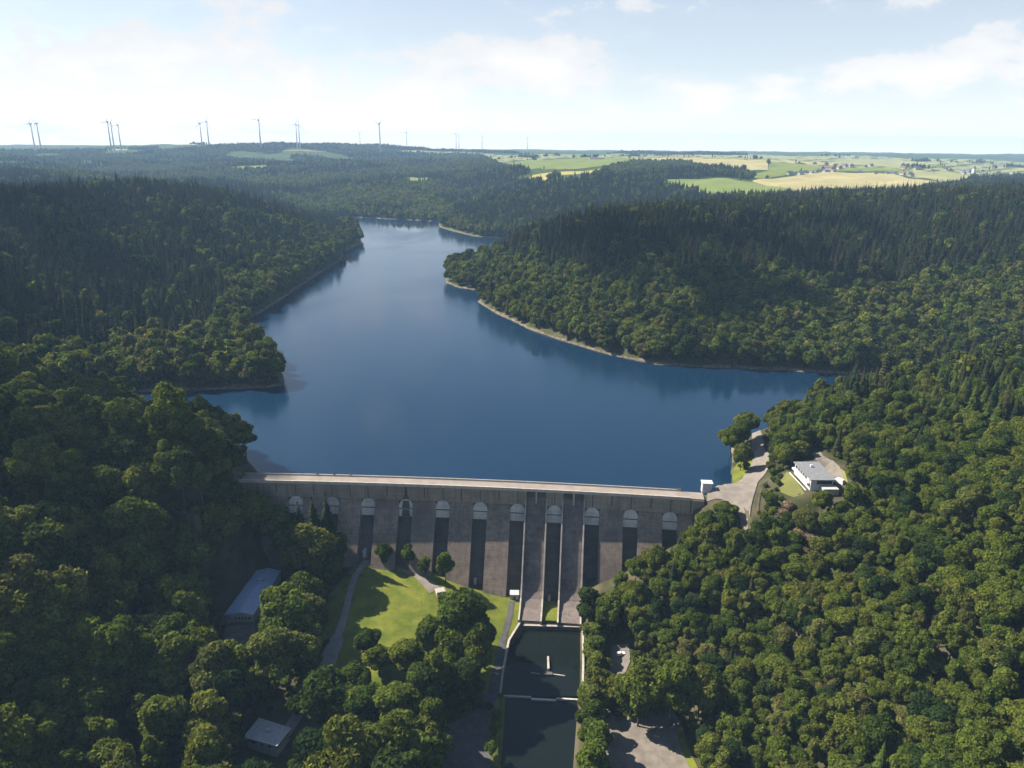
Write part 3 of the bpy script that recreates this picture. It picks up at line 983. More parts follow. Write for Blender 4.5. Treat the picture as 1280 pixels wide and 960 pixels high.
wall_boxes(('window', M['dark_glass'], shed), np.array(q[0]) + gdir * gl * .3 + gn * .35, np.array(q[0]) + gdir * gl * .95 + gn * .35, ZR - 2.4, ZR - .8, 5, .55, .06, o)
mb = MB()
vp = mf[0] + (mf[1] - mf[0]) * .72
vp = np.array([*vp, zr]) - o
mb.box(vp[0] - 2.2, vp[0] + 2.0, vp[1] - 1.6, vp[1] + 1.6, vp[2] - .6, vp[2] + .9); mb.build('roof_light', M['roof_blue'], rf)
mb = MB(); mb.box(vp[0] - .5, vp[0] + .5, vp[1] + 1.8, vp[1] + 2.8, vp[2] - .3, vp[2] + 1.6); mb.build('vent', M['white'], rf)
drape('concrete_yard', [tuple(P(x, y, o[2] + 1)[:2]) for x, y in ((282, 782), (318, 782), (322, 808), (300, 812), (280, 808))], M['concrete_dark'], 3, .5)

# white pavilion at the bottom left
ZR = gz(*P(335, 925, -52)[:2]) + 5.6
q = [tuple(P(x, y, ZR)[:2]) for x, y in ((307, 922), (345.5, 932.5), (362, 912), (324.5, 900))]
c = np.mean(np.array(q), 0); o = np.array([c[0], c[1], gz(*c)])
pav = empty('pavilion', tuple(o)); tag(pav, 'small white flat-roofed building with a band of dark windows by the bottom edge', 'building')
mb = MB(); prism(mb, grow(q, -.5), o[2] - 3, ZR, o); mb.build('wall', M['white'], pav)
mb = MB(); prism(mb, grow(q, .5), ZR + .003, ZR + .45, o); rf = mb.build('roof', M['grey_roof'], pav)
mb = MB()
for i in range(4):
    a, b_ = grow(q, .55)[i], grow(q, .55)[(i + 1) % 4]
    seg_box(mb, a, b_, ZR - .1, ZR + .62, .4, o)
mb.build('fascia', M['white'], pav)
qq = grow(q, -.5); wall_boxes(('window', M['dark_glass'], pav), qq[1], qq[2], ZR - 2.3, ZR - .6, 5, .8, .06, o, .03)
wall_boxes(('window', M['dark_glass'], pav), qq[0], qq[1], ZR - 2.3, ZR - .8, 3, .35, .06, o, .08)
vp = P(336, 915, ZR) - o
mb = MB(); mb.box(vp[0] - .8, vp[0] + .8, vp[1] - .7, vp[1] + .7, .0 + (ZR - o[2]), ZR - o[2] + 1.5); mb.build('chimney', M['white'], rf)

# white house on the right bank
ZR = gz(*P(1018, 592, 18)[:2]) + 6.6
q = [tuple(P(x, y, ZR)[:2]) for x, y in ((993.0, 578.5), (1014, 600.5), (1043.5, 600.5), (1023, 578.5))]
c = np.mean(np.array(q), 0); o = np.array([c[0], c[1], gz(*c)])
ho = empty('villa', tuple(o)); tag(ho, 'white two-storey house with grey flat roof on the wooded right bank', 'house')
mb = MB(); prism(mb, grow(q, -.7), o[2] - 4, ZR, o); mb.build('wall', M['white'], ho)
mb = MB(); prism(mb, grow(q, .7), ZR + .003, ZR + .5, o); rf = mb.build('roof', M['roof_felt'], ho)
qq = grow(q, -.7)
e0, e1 = np.array(qq[0]), np.array(qq[1])
wall_boxes(('window', M['dark_glass'], ho), e0, e0 + (e1 - e0) * .8, ZR - 2.3, ZR - .7, 5, .82, .06, o, .04)
wall_boxes(('window', M['dark_glass'], ho), e0 + (e1 - e0) * .05, e0 + (e1 - e0) * .8, ZR - 5.2, ZR - 3.6, 4, .5, .06, o, .04)
wall_boxes(('brick_panel', M['red'], ho), e0 + (e1 - e0) * .83, e1, ZR - 4.6, ZR - .7, 1, .6, .06, o, .06)
f0, f1 = np.array(qq[1]), np.array(qq[2])
wall_boxes(('carport_shade', M['dark'], ho), f0 + (f1 - f0) * .22, f1, ZR - 2.6, ZR - .35, 1, .92, .07, o, .02)  # flat panel coloured as the shade inside the carport
# balcony slab along the lake side
vdir = (e1 - e0) / np.linalg.norm(e1 - e0); vn = np.array([vdir[1], -vdir[0]])
mb = MB(); seg_box(mb, e0 + vn * .9, e0 + (e1 - e0) * .95 + vn * .9, ZR - 3.4, ZR - 2.5, 1.6, o); mb.build('balcony', M['white'], ho)
mb = MB(); seg_box(mb, e0 + vn * 2.2 - vdir, e1 + vn * 2.2, ZR - 9.5, ZR - 6.2, .5, o); mb.build('terrace_wall', M['white'], ho)
vp = P(1014, 584.5, ZR) - o
mb = MB(); mb.box(vp[0] - .6, vp[0] + .6, vp[1] - .6, vp[1] + .6, ZR - o[2] + .3, ZR - o[2] + 1.8); mb.build('chimney', M['white'], rf)
fdir = (f1 - f0) / np.linalg.norm(f1 - f0); fn = np.array([fdir[1], -fdir[0]])
mb = MB(); seg_box(mb, f0 + fdir * 5 + fn * 3.2, f1 + fdir * 1 + fn * 3.2, ZR - 7, ZR - 3.0, 5, o); mb.build('terrace', M['niche'], ho)


def vehicle(name, loc, rz, L_, W_, H_, label, cat, van=False):
    root = empty(name, loc, rz); tag(root, label, cat)
    mb = MB()
    h0 = .35; h1 = h0 + (H_ - h0) * (.55 if not van else .5)
    mb.hexa([(-L_ / 2, -W_ / 2, h0), (L_ / 2, -W_ / 2, h0), (L_ / 2, W_ / 2, h0), (-L_ / 2, W_ / 2, h0),
             (-L_ / 2 + .05, -W_ / 2 + .04, h1), (L_ / 2 - .1, -W_ / 2 + .04, h1 - .08), (L_ / 2 - .1, W_ / 2 - .04, h1 - .08), (-L_ / 2 + .05, W_ / 2 - .04, h1)])
    mb.build('body', M['carpaint'], root)
    a, b_ = (-L_ / 2 + .15, L_ / 2 - (1.1 if van else 1.5))
    mb = MB(); mb.hexa([(a, -W_ / 2 + .08, h1 + .003), (b_, -W_ / 2 + .08, h1 - .03), (b_, W_ / 2 - .08, h1 - .03), (a, W_ / 2 - .08, h1 + .003),
                        (a + .3, -W_ / 2 + .2, H_), (b_ - .7, -W_ / 2 + .2, H_), (b_ - .7, W_ / 2 - .2, H_), (a + .3, W_ / 2 - .2, H_)])
    mb.build('cabin', M['carpaint'] if van else M['dark_glass'], root)
    if not van:
        mb = MB(); mb.box(a + .35, b_ - .75, -W_ / 2 + .22, W_ / 2 - .22, H_ + .003, H_ + .05); mb.build('roof', M['carpaint'], root)
    for sx in (-1, 1):
        for sy in (-1, 1):
            mb = MB(); mb.tube((sx * L_ * .31, sy * (W_ / 2 - .12) - .1, .34), (sx * L_ * .31, sy * (W_ / 2 - .12) + .12, .34), .34, .34, 10); mb.build('wheel', M['tyre'], root)
    return root


vl = hit(1049, 607)
vehicle('parked_van', tuple(P(1048, 604, gz(vl[0], vl[1]) + .4)), 2.2, 6.2, 2.6, 3.0, 'white van parked on the drive behind the white house', 'van', True)
vl = hit(776, 819)
vehicle('parked_car', (vl[0], vl[1], vl[2] + .32), .3, 4.6, 1.9, 1.6, 'pale car parked on the gravel track between the pool and slope', 'car')

# white gatehouse on the crest
g0 = P(882.5, 614.5, 2.0)
gh = empty('gatehouse', tuple(g0), R(-4)); tag(gh, 'small white gatehouse standing at the right end of the dam crest', 'gatehouse')
mb = MB(); mb.box(-2.2, 2.2, -1.6, 1.6, 0, 4.6); mb.build('wall', M['white'], gh); gh.scale = (1.25, 1.25, 1.3)
mb = MB(); mb.box(-2.6, 2.6, -2.0, 2.0, 4.603, 4.95); mb.build('roof', M['white'], gh)
mb = MB(); mb.box(-1.7, 1.9, -1.68, -1.5, 1.6, 4.1); mb.build('window', M['grey_roof'], gh)
mb = MB(); mb.box(1.0 + 1.16, 2.27, -.5, .5, .1, 2.2); mb.build('door', M['grey_roof'], gh)

# valve house at the dam's foot and stone block by the lawn
vz = hit(643, 750)
vh = empty('valve_house', (vz[0], vz[1] + 2, vz[2])); tag(vh, 'small pale valve house at the dam foot where the path ends', 'hut')
mb = MB(); mb.box(-2.4, 2.4, -1.8, 2.5, -1, 3.2); mb.build('wall', M['niche'], vh)
mb = MB(); mb.box(-2.7, 2.7, -2.1, 2.8, 3.203, 3.5); mb.build('roof', M['grey_roof'], vh)
mb = MB(); mb.box(-.8, .8, -1.86, -1.7, 0, 2.3); mb.build('door', M['concrete_dark'], vh)
sb = hit(551, 744)
kb = empty('kiosk', (sb[0], sb[1], sb[2]), R(20)); tag(kb, 'squat reddish stone hut with pale roof edge beside the lawn path', 'hut')
mb = MB(); mb.box(-2.6, 2.6, -2.2, 2.2, -.6, 3.0); mb.build('wall', M['red'], kb)
mb = MB(); mb.hexa([(-3, -2.6, 3.003), (3, -2.6, 3.003), (3, 2.6, 3.003), (-3, 2.6, 3.003), (-2.6, -2.2, 3.7), (2.4, -2.2, 3.5), (2.4, 2.2, 3.5), (-2.6, 2.2, 3.7)]); mb.build('roof', M['concrete'], kb)
mb = MB(); mb.box(-.7, .7, -2.27, -2.1, -.2, 2.1); mb.build('door', M['dark'], kb)
# lamp post on the lawn, its shadow lies across the grass
lpz = hit(527, 756)
lm = empty('lamp_post', (lpz[0], lpz[1], lpz[2])); tag(lm, 'thin grey lamp post standing on the lawn', 'lamp post')
mb = MB(); mb.tube((0, 0, 0), (0, 0, 7.0), .10, .06, 8); mb.build('pole', M['steel'], lm)
mb = MB(); mb.tube((0, 0, 6.9), (1.2, 0, 7.3), .05, .05, 6); mb.box(1.0, 1.7, -.12, .12, 7.22, 7.36); mb.build('lamp_head', M['steel'], lm)
# guard rail by the right-bank road
rp = [hit(x, y) for x, y in ((958, 602), (952, 612), (948, 626), (946, 642))]
gr = empty('guard_rail', tuple(rp[1])); tag(gr, 'low dark guard rail along the outer edge of the bank road', 'guard rail')
mb = MB()
o = rp[1]
for i in range(3):
    a, b_ = rp[i] - o, rp[i + 1] - o
    mb.tube(a + [0, 0, 1.0], b_ + [0, 0, 1.0], .16, .16, 6)
    for f in np.linspace(0, .8, 5):
        p = a + (b_ - a) * f
        pb = MB(); pb.tube((p[0], p[1], p[2] - .5), (p[0], p[1], p[2] + 1.0), .09, .09, 5); pb.build('post', M['concrete_dark'], gr)
mb.build('rail', M['concrete_dark'], gr)

# ------------------------------------------------------------------ far fields
def fpoly(pts, dmin): return [tuple(hit(x, y, dmin, 12000)[:2]) for x, y in pts]


M['f_green'] = simple('field_green', (.110, .140, .030), (.150, .175, .042), .95, .012, detail=10, spec=.05)
M['f_bright'] = simple('field_bright', (.125, .160, .040), (.160, .190, .055), .95, .012, detail=10, spec=.05)
M['f_tan'] = simple('field_stubble', (.250, .220, .100), (.330, .285, .135), .95, .010, detail=10, spec=.05)
M['f_yellow'] = simple('field_yellow', (.250, .230, .070), (.320, .280, .095), .95, .012, detail=10, spec=.05)
M['f_pale'] = simple('field_pale', (.180, .190, .075), (.260, .250, .110), .95, .006, detail=12, spec=.05)
FIELDS = [
    ('f_green', [(628, 204), (701, 199), (780, 197), (797, 202), (757, 208.5), (712, 212), (660, 212)], 2350),
    ('f_yellow', [(656, 226), (667, 219), (693, 215.5), (755, 210.5), (746, 217), (690, 220.5), (681, 227)], 2300),
    ('f_tan', [(783, 197), (880, 198.5), (960, 201), (960, 213), (937, 213), (881, 209), (853, 203), (797, 201.5)], 2500),
    ('f_bright', [(829, 225), (895, 223), (940, 228), (990, 237), (985, 245), (895, 248), (868, 239), (829, 230)], 1950),
    ('f_tan', [(940, 226.5), (1027, 215.5), (1117, 218), (1170, 227), (1172, 235), (1128, 241), (1060, 244), (990, 242), (985, 236), (942, 228)], 1950),
    ('f_green', [(962, 202), (1041, 208), (1013, 214), (945, 225), (930, 218), (960, 214)], 2500),
    ('f_pale', [(1120, 217), (1145, 214.5), (1216, 218.5), (1213, 227), (1176, 234), (1170, 226)], 2300),
    ('f_tan', [(960, 200), (1060, 204), (1040, 207.5), (962, 201.5)], 3300),
    ('f_pale', [(1043, 200.5), (1100, 199), (1160, 204), (1120, 209), (1048, 207)], 3300),
    ('f_green', [(1060, 210), (1120, 210), (1145, 214), (1117, 217), (1040, 214)], 3000),
    ('f_pale', [(870, 194.5), (960, 194), (1080, 197), (1000, 199), (900, 197.5)], 4000),
    ('f_pale', [(485, 189), (520, 188), (600, 191), (640, 193.5), (560, 193), (492, 191.5)], 4200),
    ('f_pale', [(340, 187.8), (440, 189.4), (480, 191), (410, 190.2), (345, 188.7)], 4200),
    ('f_pale', [(42, 188.5), (90, 186.8), (160, 186.6), (160, 188), (100, 189), (44, 190.5)], 4200),
    ('f_green', [(278, 212), (300, 208), (334, 206.5), (334, 212), (300, 214.5)], 2900),
    ('f_green', [(500, 224.5), (515, 221.5), (536, 222.5), (534, 228), (516, 231)], 2400),
]
F_PX = []
for k, (mt, pts, dm) in enumerate(FIELDS):
    drape('field', fpoly(pts, dm), M[mt], 30 if dm < 4000 else 60, 1.2)
    F_PX.append(pts)
FARM = [(560, 190.5), (640, 192), (1300, 197), (1300, 223), (1250, 224), (1215, 228), (1175, 236), (1130, 242), (1060, 245), (985, 246), (895, 249), (866, 241), (828, 231), (880, 222), (936, 222), (930, 214), (880, 211), (850, 204), (797, 203), (760, 212), (748, 219), (722, 224), (684, 229), (650, 229), (640, 224), (664, 215), (626, 208), (600, 194)]


def turf(px, py): return inpoly(px, py, FARM)


# far plain of mixed farmland under the hedges
drape('farmland', fpoly([(600, 192), (700, 193), (850, 192.5), (1000, 195), (1150, 198.5), (1300, 204), (1300, 220), (1200, 219), (1120, 212), (1000, 207), (900, 198), (700, 197), (620, 203)], 2700), M['f_pale'], 60, .5)
# ------------------------------------------------------------------ tree shapes
def quads_mesh(name, c, a, b_, tint, mat):
    """rhombic leaf sprays: centre, half-axes a and b"""
    n = len(c)
    v = np.stack([c - a, c - b_, c + a, c + b_], 1).reshape(-1, 3)
    me = np_mesh(name, v, np.arange(4 * n), np.arange(n) * 4, np.full(n, 4))
    at = me.attributes.new('tint', 'FLOAT_COLOR', 'POINT')
    t = np.repeat(tint, 4)
    colr = np.stack([t, t, t, np.ones_like(t)], 1)
    at.data.foreach_set('color', colr.astype(np.float32).ravel())
    me.materials.append(mat)
    return me


def unit(v): return v / (np.linalg.norm(v, axis=-1, keepdims=True) + 1e-9)


def broad_crown(name, seed, H, Rd, base, nl, nleaf, size, mat, squash=1.0):
    g = np.random.default_rng(seed)
    cz, hz = (H + base) / 2, (H - base) / 2
    ctr, rad = [], []
    for i in range(nl):
        d = unit(g.normal(size=3)); d[2] = abs(d[2]) * 1.0 - .35 if g.random() < .75 else -abs(d[2]) * .6
        d = unit(d)
        f = g.uniform(.5, .78)
        ctr.append([d[0] * Rd * f, d[1] * Rd * f, cz + d[2] * hz * f]); rad.append(Rd * g.uniform(.20, .42))
    ctr.append([0, 0, cz]); rad.append(Rd * .62)
    ctr.append([0, 0, cz + hz * .45]); rad.append(Rd * .42)
    ctr, rad = np.array(ctr), np.array(rad)
    w = rad ** 2; w /= w.sum()
    m = int(nleaf * 2.2)
    k = g.choice(len(rad), m, p=w)
    d = unit(g.normal(size=(m, 3)))
    rr = rad[k] * (.74 + .46 * g.beta(2.2, 2, m))
    p = ctr[k] + d * rr[:, None] * np.array([1, 1, .9 * squash])
    dist = np.linalg.norm(p[:, None] - ctr[None], axis=2) / rad[None]
    dist[np.arange(m), k] = 9
    keep = np.where(dist.min(1) > .82)[0][:nleaf]
    p, d, k = p[keep], d[keep], k[keep]
    n = unit(d + np.array([0, 0, .3]) + g.normal(size=p.shape) * .7)
    a = unit(np.cross(n, unit(g.normal(size=p.shape))))
    bb = np.cross(n, a)
    s = size * g.uniform(.6, 1.35, len(p))[:, None]
    lt = g.uniform(.68, 1.28, len(rad))
    tint = lt[k] * g.uniform(.6, 1.4, len(p))
    return quads_mesh(name, p, a * s, bb * s * .62, tint, mat)


def conifer_crown(name, seed, H, Rd, base, whorls, per, mat, droop=.28, power=.85):
    g = np.random.default_rng(seed)
    C_, A_, B_, T_ = [], [], [], []
    for i in range(whorls):
        f = i / (whorls - 1)
        z = base + (H - base) * f ** .95
        r = Rd * (1 - f) ** power * g.uniform(.82, 1.12) + .12
        nb = max(4, int(per * (1 - .55 * f)))
        off = g.uniform(0, 6.28)
        for j in range(nb):
            t = off + 2 * math.pi * j / nb + g.uniform(-.25, .25)
            rr = r * g.uniform(.7, 1.15)
            o_ = np.array([math.cos(t), math.sin(t), 0]); s_ = np.array([-math.sin(t), math.cos(t), 0])
            tip = o_ * rr + np.array([0, 0, z - droop * rr + g.uniform(-.15, .15)])
            root = np.array([0, 0, z + .22 * rr])
            for sd in (-1, 1):
                C_.append((tip + root) / 2 + s_ * sd * rr * .13)
                A_.append((tip - root) / 2)
                B_.append(s_ * sd * rr * .27 + np.array([0, 0, -.10 * rr]))
                T_.append(g.uniform(.72, 1.25))
    for j in range(3):
        t = j * math.pi / 3
        C_.append(np.array([0, 0, base + (H - base) * .42])); A_.append(np.array([0, 0, (H - base) * .42])); B_.append(np.array([math.cos(t), math.sin(t), 0]) * Rd * .5); T_.append(.9)
    for j in range(4):
        t = j * math.pi / 2
        C_.append(np.array([0, 0, H - .1])); A_.append(np.array([0, 0, 1.0])); B_.append(np.array([math.cos(t), math.sin(t), 0]) * .18); T_.append(1.1)
    return quads_mesh(name, np.array(C_), np.array(A_), np.array(B_), np.array(T_), mat)


def trunk_mesh(name, seed, H, r, limbs, top):
    g = random.Random(seed)
    mb = MB()
    p = Vector((0, 0, -.8)); n = 5
    for i in range(n):
        q = Vector((g.uniform(-.15, .15) * (i + 1) * .5, g.uniform(-.15, .15) * (i + 1) * .5, H * top * (i + 1) / n))
        mb.tube(p, q, r * (1 - .75 * i / n), r * (1 - .75 * (i + 1) / n), 7, caps=(i in (0, n - 1)))
        p = q
    for k in range(limbs):
        z = H * top * g.uniform(.35, .9); t = g.uniform(0, 6.28); l = H * g.uniform(.14, .25)
        a = Vector((0, 0, z)); b_ = a + Vector((math.cos(t) * l, math.sin(t) * l, l * .6))
        mb.tube(a, b_, r * .38, r * .1, 5)
    me = bpy.data.meshes.new(name)
    me.from_pydata(mb.v, [], mb.f); me.materials.append(M['bark'])
    return me


# near broadleaf kinds, unit height about 18 m
NB = []
for i, (H, Rd, base, nl) in enumerate([(18, 6.0, 3.5, 20), (20, 5.6, 4, 23), (16, 6.4, 3, 19), (21, 6.6, 4.5, 26), (15, 5.0, 2.5, 17), (19, 5.0, 3.0, 22), (22, 3.9, 3.0, 20), (17, 6.6, 3.5, 24), (19, 5.4, 3.0, 18), (20, 6.2, 4.0, 22)]):
    NB.append((broad_crown('broadleaf_crown', 40 + i, H, Rd, base, nl, (4600, 4600, 4600, 4600, 4600, 4600, 3800, 3000, 4400, 4600)[i], .56, M[('broad', 'broad', 'broad', 'broad', 'broad', 'broad', 'broad_light', 'broad', 'broad_light', 'broad_dark')[i]]), trunk_mesh('broadleaf_trunk', 60 + i, H, .32, 7, .72), H))
MBK = []
for i, (H, Rd, base, nl) in enumerate([(18, 6.0, 3, 15), (20, 5.4, 3.5, 17), (16, 6.2, 2.5, 14), (19, 5.8, 3, 18), (21, 4.4, 3, 15), (18, 5.6, 3, 15)]):
    MBK.append((broad_crown('broadleaf_crown_light', 140 + i, H, Rd, base, nl, 1000, 1.05, M[('broad', 'broad', 'broad', 'broad', 'broad_light', 'broad_dark')[i]]), trunk_mesh('broadleaf_trunk_light', 160 + i, H, .3, 3, .7), H))
FB = []
for i in range(3):
    FB.append((broad_crown('broadleaf_crown_far', 240 + i, 18, 8.5, 1, 10, 240, 2.6, M['broad']), None, 18))
NC = []
for i, (H, Rd, base, wh, per) in enumerate([(24, 3.6, 2.5, 30, 13), (27, 3.9, 3.5, 34, 13), (21, 3.4, 2, 27, 12), (25, 3.2, 5, 29, 12)]):
    NC.append((conifer_crown('conifer_crown', 340 + i, H, Rd, base, wh, per, M['needle']), trunk_mesh('conifer_trunk', 360 + i, H, .28, 0, .93), H))
YC = [(conifer_crown('light_conifer_crown', 380, 20, 4.0, 1.5, 26, 13, M['needle_young'], .1), trunk_mesh('conifer_trunk', 381, 20, .25, 0, .93), 20)]
MC = []
for i, (H, Rd, base, wh, per) in enumerate([(24, 4.3, 4, 15, 9), (27, 4.6, 6, 17, 9), (22, 4.2, 3, 14, 9)]):
    MC.append((conifer_crown('conifer_crown_light', 440 + i, H, Rd, base, wh, per, M['needle']), trunk_mesh('conifer_trunk_light', 460 + i, H, .26, 0, .92), H))
FC = []
for i in range(2):
    FC.append((conifer_crown('conifer_crown_far', 540 + i, 24, 5.2, 2, 8, 7, M['needle']), None, 24))
BBR = [(broad_crown('bright_crown', 650 + i, H, Rd, base, nl, 3400, .6, M['bright']), trunk_mesh('bright_trunk', 660 + i, H, .28, 6, .72), H) for i, (H, Rd, base, nl) in enumerate([(17, 5.4, 2, 12), (19, 5.0, 2.5, 13)])]
BR = [(broad_crown('dry_crown', 640, 10, 4.2, 1.5, 9, 1300, .5, M['brown_leaf']), trunk_mesh('dry_trunk', 641, 10, .2, 8, .85), 10)]

KINDS = {'NB': NB, 'MBK': MBK, 'FB': FB, 'NC': NC, 'YC': YC, 'MC': MC, 'FC': FC, 'BR': BR, 'BBR': BBR}
PROTO = {}          # crown mesh -> one placed crown object / trunk object


def put_tree(name, kind, var, x, y, s, rz, label, group, cat='tree', sz=1.0, z=None):
    cm, tm, H = KINDS[kind][var]
    z = gz(x, y) - .2 if z is None else z
    root = empty(name, (x, y, z), rz)
    root.scale = (s * random.uniform(.92, 1.08), s * random.uniform(.92, 1.08), s * sz)
    tag(root, label, cat, group)
    if (kind, var) in PROTO:
        pc, pt = PROTO[(kind, var)]
        c = pc.copy(); COL.objects.link(c); c.parent = root
        if pt:
            t = pt.copy(); COL.objects.link(t); t.parent = root
    else:
        c = bpy.data.objects.new('crown', cm); COL.objects.link(c); c.parent = root
        t = None
        if tm:
            t = bpy.data.objects.new('trunk', tm); COL.objects.link(t); t.parent = root
        PROTO[(kind, var)] = (c, t)
    return root


# ------------------------------------------------------------------ where trees may stand (picture outlines of bare ground)
CLEAR = [
    [(404, 770), (428, 716), (455, 696), (505, 704), (560, 718), (612, 740), (655, 750), (735, 750), (735, 790), (733, 992), (610, 992), (618, 880), (596, 872), (602, 820), (590, 790), (558, 800), (552, 845), (505, 858), (455, 852), (425, 842)],  # lawn, pool
    [(410, 800), (432, 800), (436, 850), (400, 900), (380, 940), (345, 985), (300, 985), (300, 930), (330, 895), (350, 898), (384, 870), (396, 838)],  # lower path and pavilion
    [(276, 708), (300, 722), (352, 706), (360, 716), (330, 775), (325, 840), (278, 840), (268, 770)],  # workshop
    [(560, 895), (612, 890), (622, 985), (540, 990)],
    [(735, 895), (790, 900), (858, 898), (868, 940), (866, 1000), (733, 1000)],
    [(760, 802), (790, 802), (792, 852), (758, 856)],
    [(860, 600), (905, 600), (915, 606), (934, 590), (938, 560), (934, 522), (952, 522), (958, 560), (962, 590), (955, 612), (948, 640), (952, 690), (925, 690), (918, 648), (902, 632), (880, 632)],
    [(972, 608), (980, 578), (1010, 572), (1012, 560), (1026, 560), (1050, 585), (1066, 600), (1070, 622), (1040, 645), (1012, 660), (985, 650)],
]


OPEN = [
    [(280, 712), (352, 712), (352, 722), (322, 768), (322, 802), (280, 802)], [(306, 898), (364, 898), (366, 930), (348, 946), (306, 932)],
    [(432, 712), (548, 722), (552, 750), (530, 790), (500, 822), (440, 812), (424, 830), (404, 800)], [(606, 748), (655, 748), (732, 780), (728, 960), (612, 960), (622, 860), (604, 830)],
    [(562, 900), (606, 890), (610, 960), (562, 960)], [(772, 914), (852, 914), (862, 960), (770, 960)], [(764, 806), (788, 806), (790, 830), (764, 830)],
    [(320, 590), (880, 610), (856, 640), (800, 680), (748, 735), (660, 780), (430, 705), (428, 640), (330, 612)],
    [(884, 600), (930, 600), (940, 532), (956, 532), (954, 590), (942, 650), (928, 650), (915, 630), (890, 628)],
    [(985, 574), (1024, 572), (1014, 558), (1030, 558), (1060, 600), (1045, 622), (1008, 620), (970, 616)],
]


def covers(x, y, z, H, rad):
    bad = np.zeros(x.shape, bool)
    f = y * cp - (z - CAMZ) * sp
    rp_ = rad * FPX / f
    for k, w in ((1.25, 0), (1.0, -.5), (1.0, .5), (1.12, 0), (1.0, 0), (.85, -.6), (.85, .6), (.6, -.95), (.6, .95), (.6, 0), (.3, -.8), (.3, .8)):
        px, py = project(x, y, z + H * k)
        for pl in OPEN: bad |= inpoly(px + w * rp_, py, pl)
    return bad


def free(x, y, z):
    """true where a tree may stand"""
    px, py = project(x, y, z)
    ok = np.ones(x.shape, bool)
    for pl in CLEAR: ok &= ~inpoly(px, py, pl)
    ok &= ~inpoly(x, y, lake)
    yd = dam_y(np.clip(x, DX0, DX1))
    t = yd - y
    foot = np.clip((3 - z) * SLOPE + 3, 4, 60)
    ok &= ~((x > DX0 - 8) & (x < DX1 + 6) & (t > -14) & (t < foot))
    return ok, px, py


# visible horizon along each azimuth, for leaving out what lies wholly behind hills
_A, _RR, _x, _y, _z, _az, _rr = TG
_ang = (_z - CAMZ) / _RR
_hor = np.maximum.accumulate(_ang, 0)


def seen(x, y, z, tall, margin=.012):
    a = np.degrees(np.arctan2(x, y)); r = np.hypot(x, y)
    ia = np.clip(np.searchsorted(_az, a), 0, len(_az) - 1)
    ir = np.clip(np.searchsorted(_rr, r) - 2, 0, len(_rr) - 1)
    return ((z + tall - CAMZ) / r) > (_hor[ir, ia] - margin)


def vnoise(x, y, s, o=0.0):
    return (np.sin(x / s + o) * np.sin(y / s * 1.13 + 2 * o) + .6 * np.sin(x / s * 2.1 - y / s * 1.7 + o) + .4 * np.sin(x / s * 4.3 + y / s * 3.9 + 3 * o)) / 2


CON_PX = [
    ([(-50, 200), (120, 232), (260, 232), (330, 246), (430, 288), (452, 300), (425, 305), (330, 276), (250, 268), (130, 262), (-50, 280)], .95),   # left ridge
    ([(-200, 310), (120, 315), (250, 330), (290, 380), (260, 428), (150, 445), (60, 455), (-200, 455)], .93),             # left slope spruces
    ([(-200, 250), (250, 262), (380, 300), (390, 330), (290, 350), (250, 330), (120, 312), (-200, 305)], .78),
    ([(596, 318), (640, 300), (720, 280), (900, 262), (1300, 230), (1500, 230), (1500, 330), (1280, 345), (1190, 350), (1120, 372), (1040, 372), (980, 352), (900, 352), (800, 346), (740, 352), (690, 342), (650, 330)], .95),
    ([(548, 250), (700, 225), (1300, 225), (1300, 262), (900, 275), (640, 292), (590, 288)], .85),
    ([(1020, 475), (1090, 470), (1300, 430), (1500, 430), (1500, 540), (1280, 545), (1180, 545), (1110, 520), (1050, 520)], .62),
    ([(355, 640), (425, 625), (430, 690), (395, 700), (360, 680)], .7),
]


def con_prob(px, py, x, y):
    p = np.full(px.shape, .025)
    st = vnoise(x, y, 230, 2.9) + .4 * vnoise(x, y, 75, .2)
    far_ = (py < 262) | (np.hypot(x, y) > 2000)
    p = np.where(far_, np.clip(.45 + st * 1.6, .05, .95), p)
    p[bigz(px, py) | ((px > 250) & (px < 780) & (py > 690))] = 0
    for pl, v in CON_PX:
        p[inpoly(px, py, pl)] = v
    return np.where(p > 0, np.clip(p + vnoise(x, y, 60, 1.7) * .08, 0, 1), 0)


def ring(r0, r1, sp, amax):
    """jittered lattice between two radii"""
    a = R(amax)
    gx, gy = np.meshgrid(np.arange(-r1 * math.sin(a), r1 * math.sin(a), sp), np.arange(max(0, r0 * math.cos(a)), r1, sp * .87))
    gx = gx + (np.arange(gx.shape[0]) % 2)[:, None] * sp / 2
    x = (gx + rng.uniform(-.36, .36, gx.shape) * sp).ravel(); y = (gy + rng.uniform(-.36, .36, gy.shape) * sp).ravel()
    r = np.hypot(x, y)
    k = (r >= r0) & (r < r1) & (np.abs(np.degrees(np.arctan2(x, y))) < amax)
    return x[k], y[k]


def bigz(px, py): return (px < 690) & (py > 470)


GLADE = []
TR = dict(x=[], y=[], z=[], con=[], s=[], lod=[], px=[], py=[])


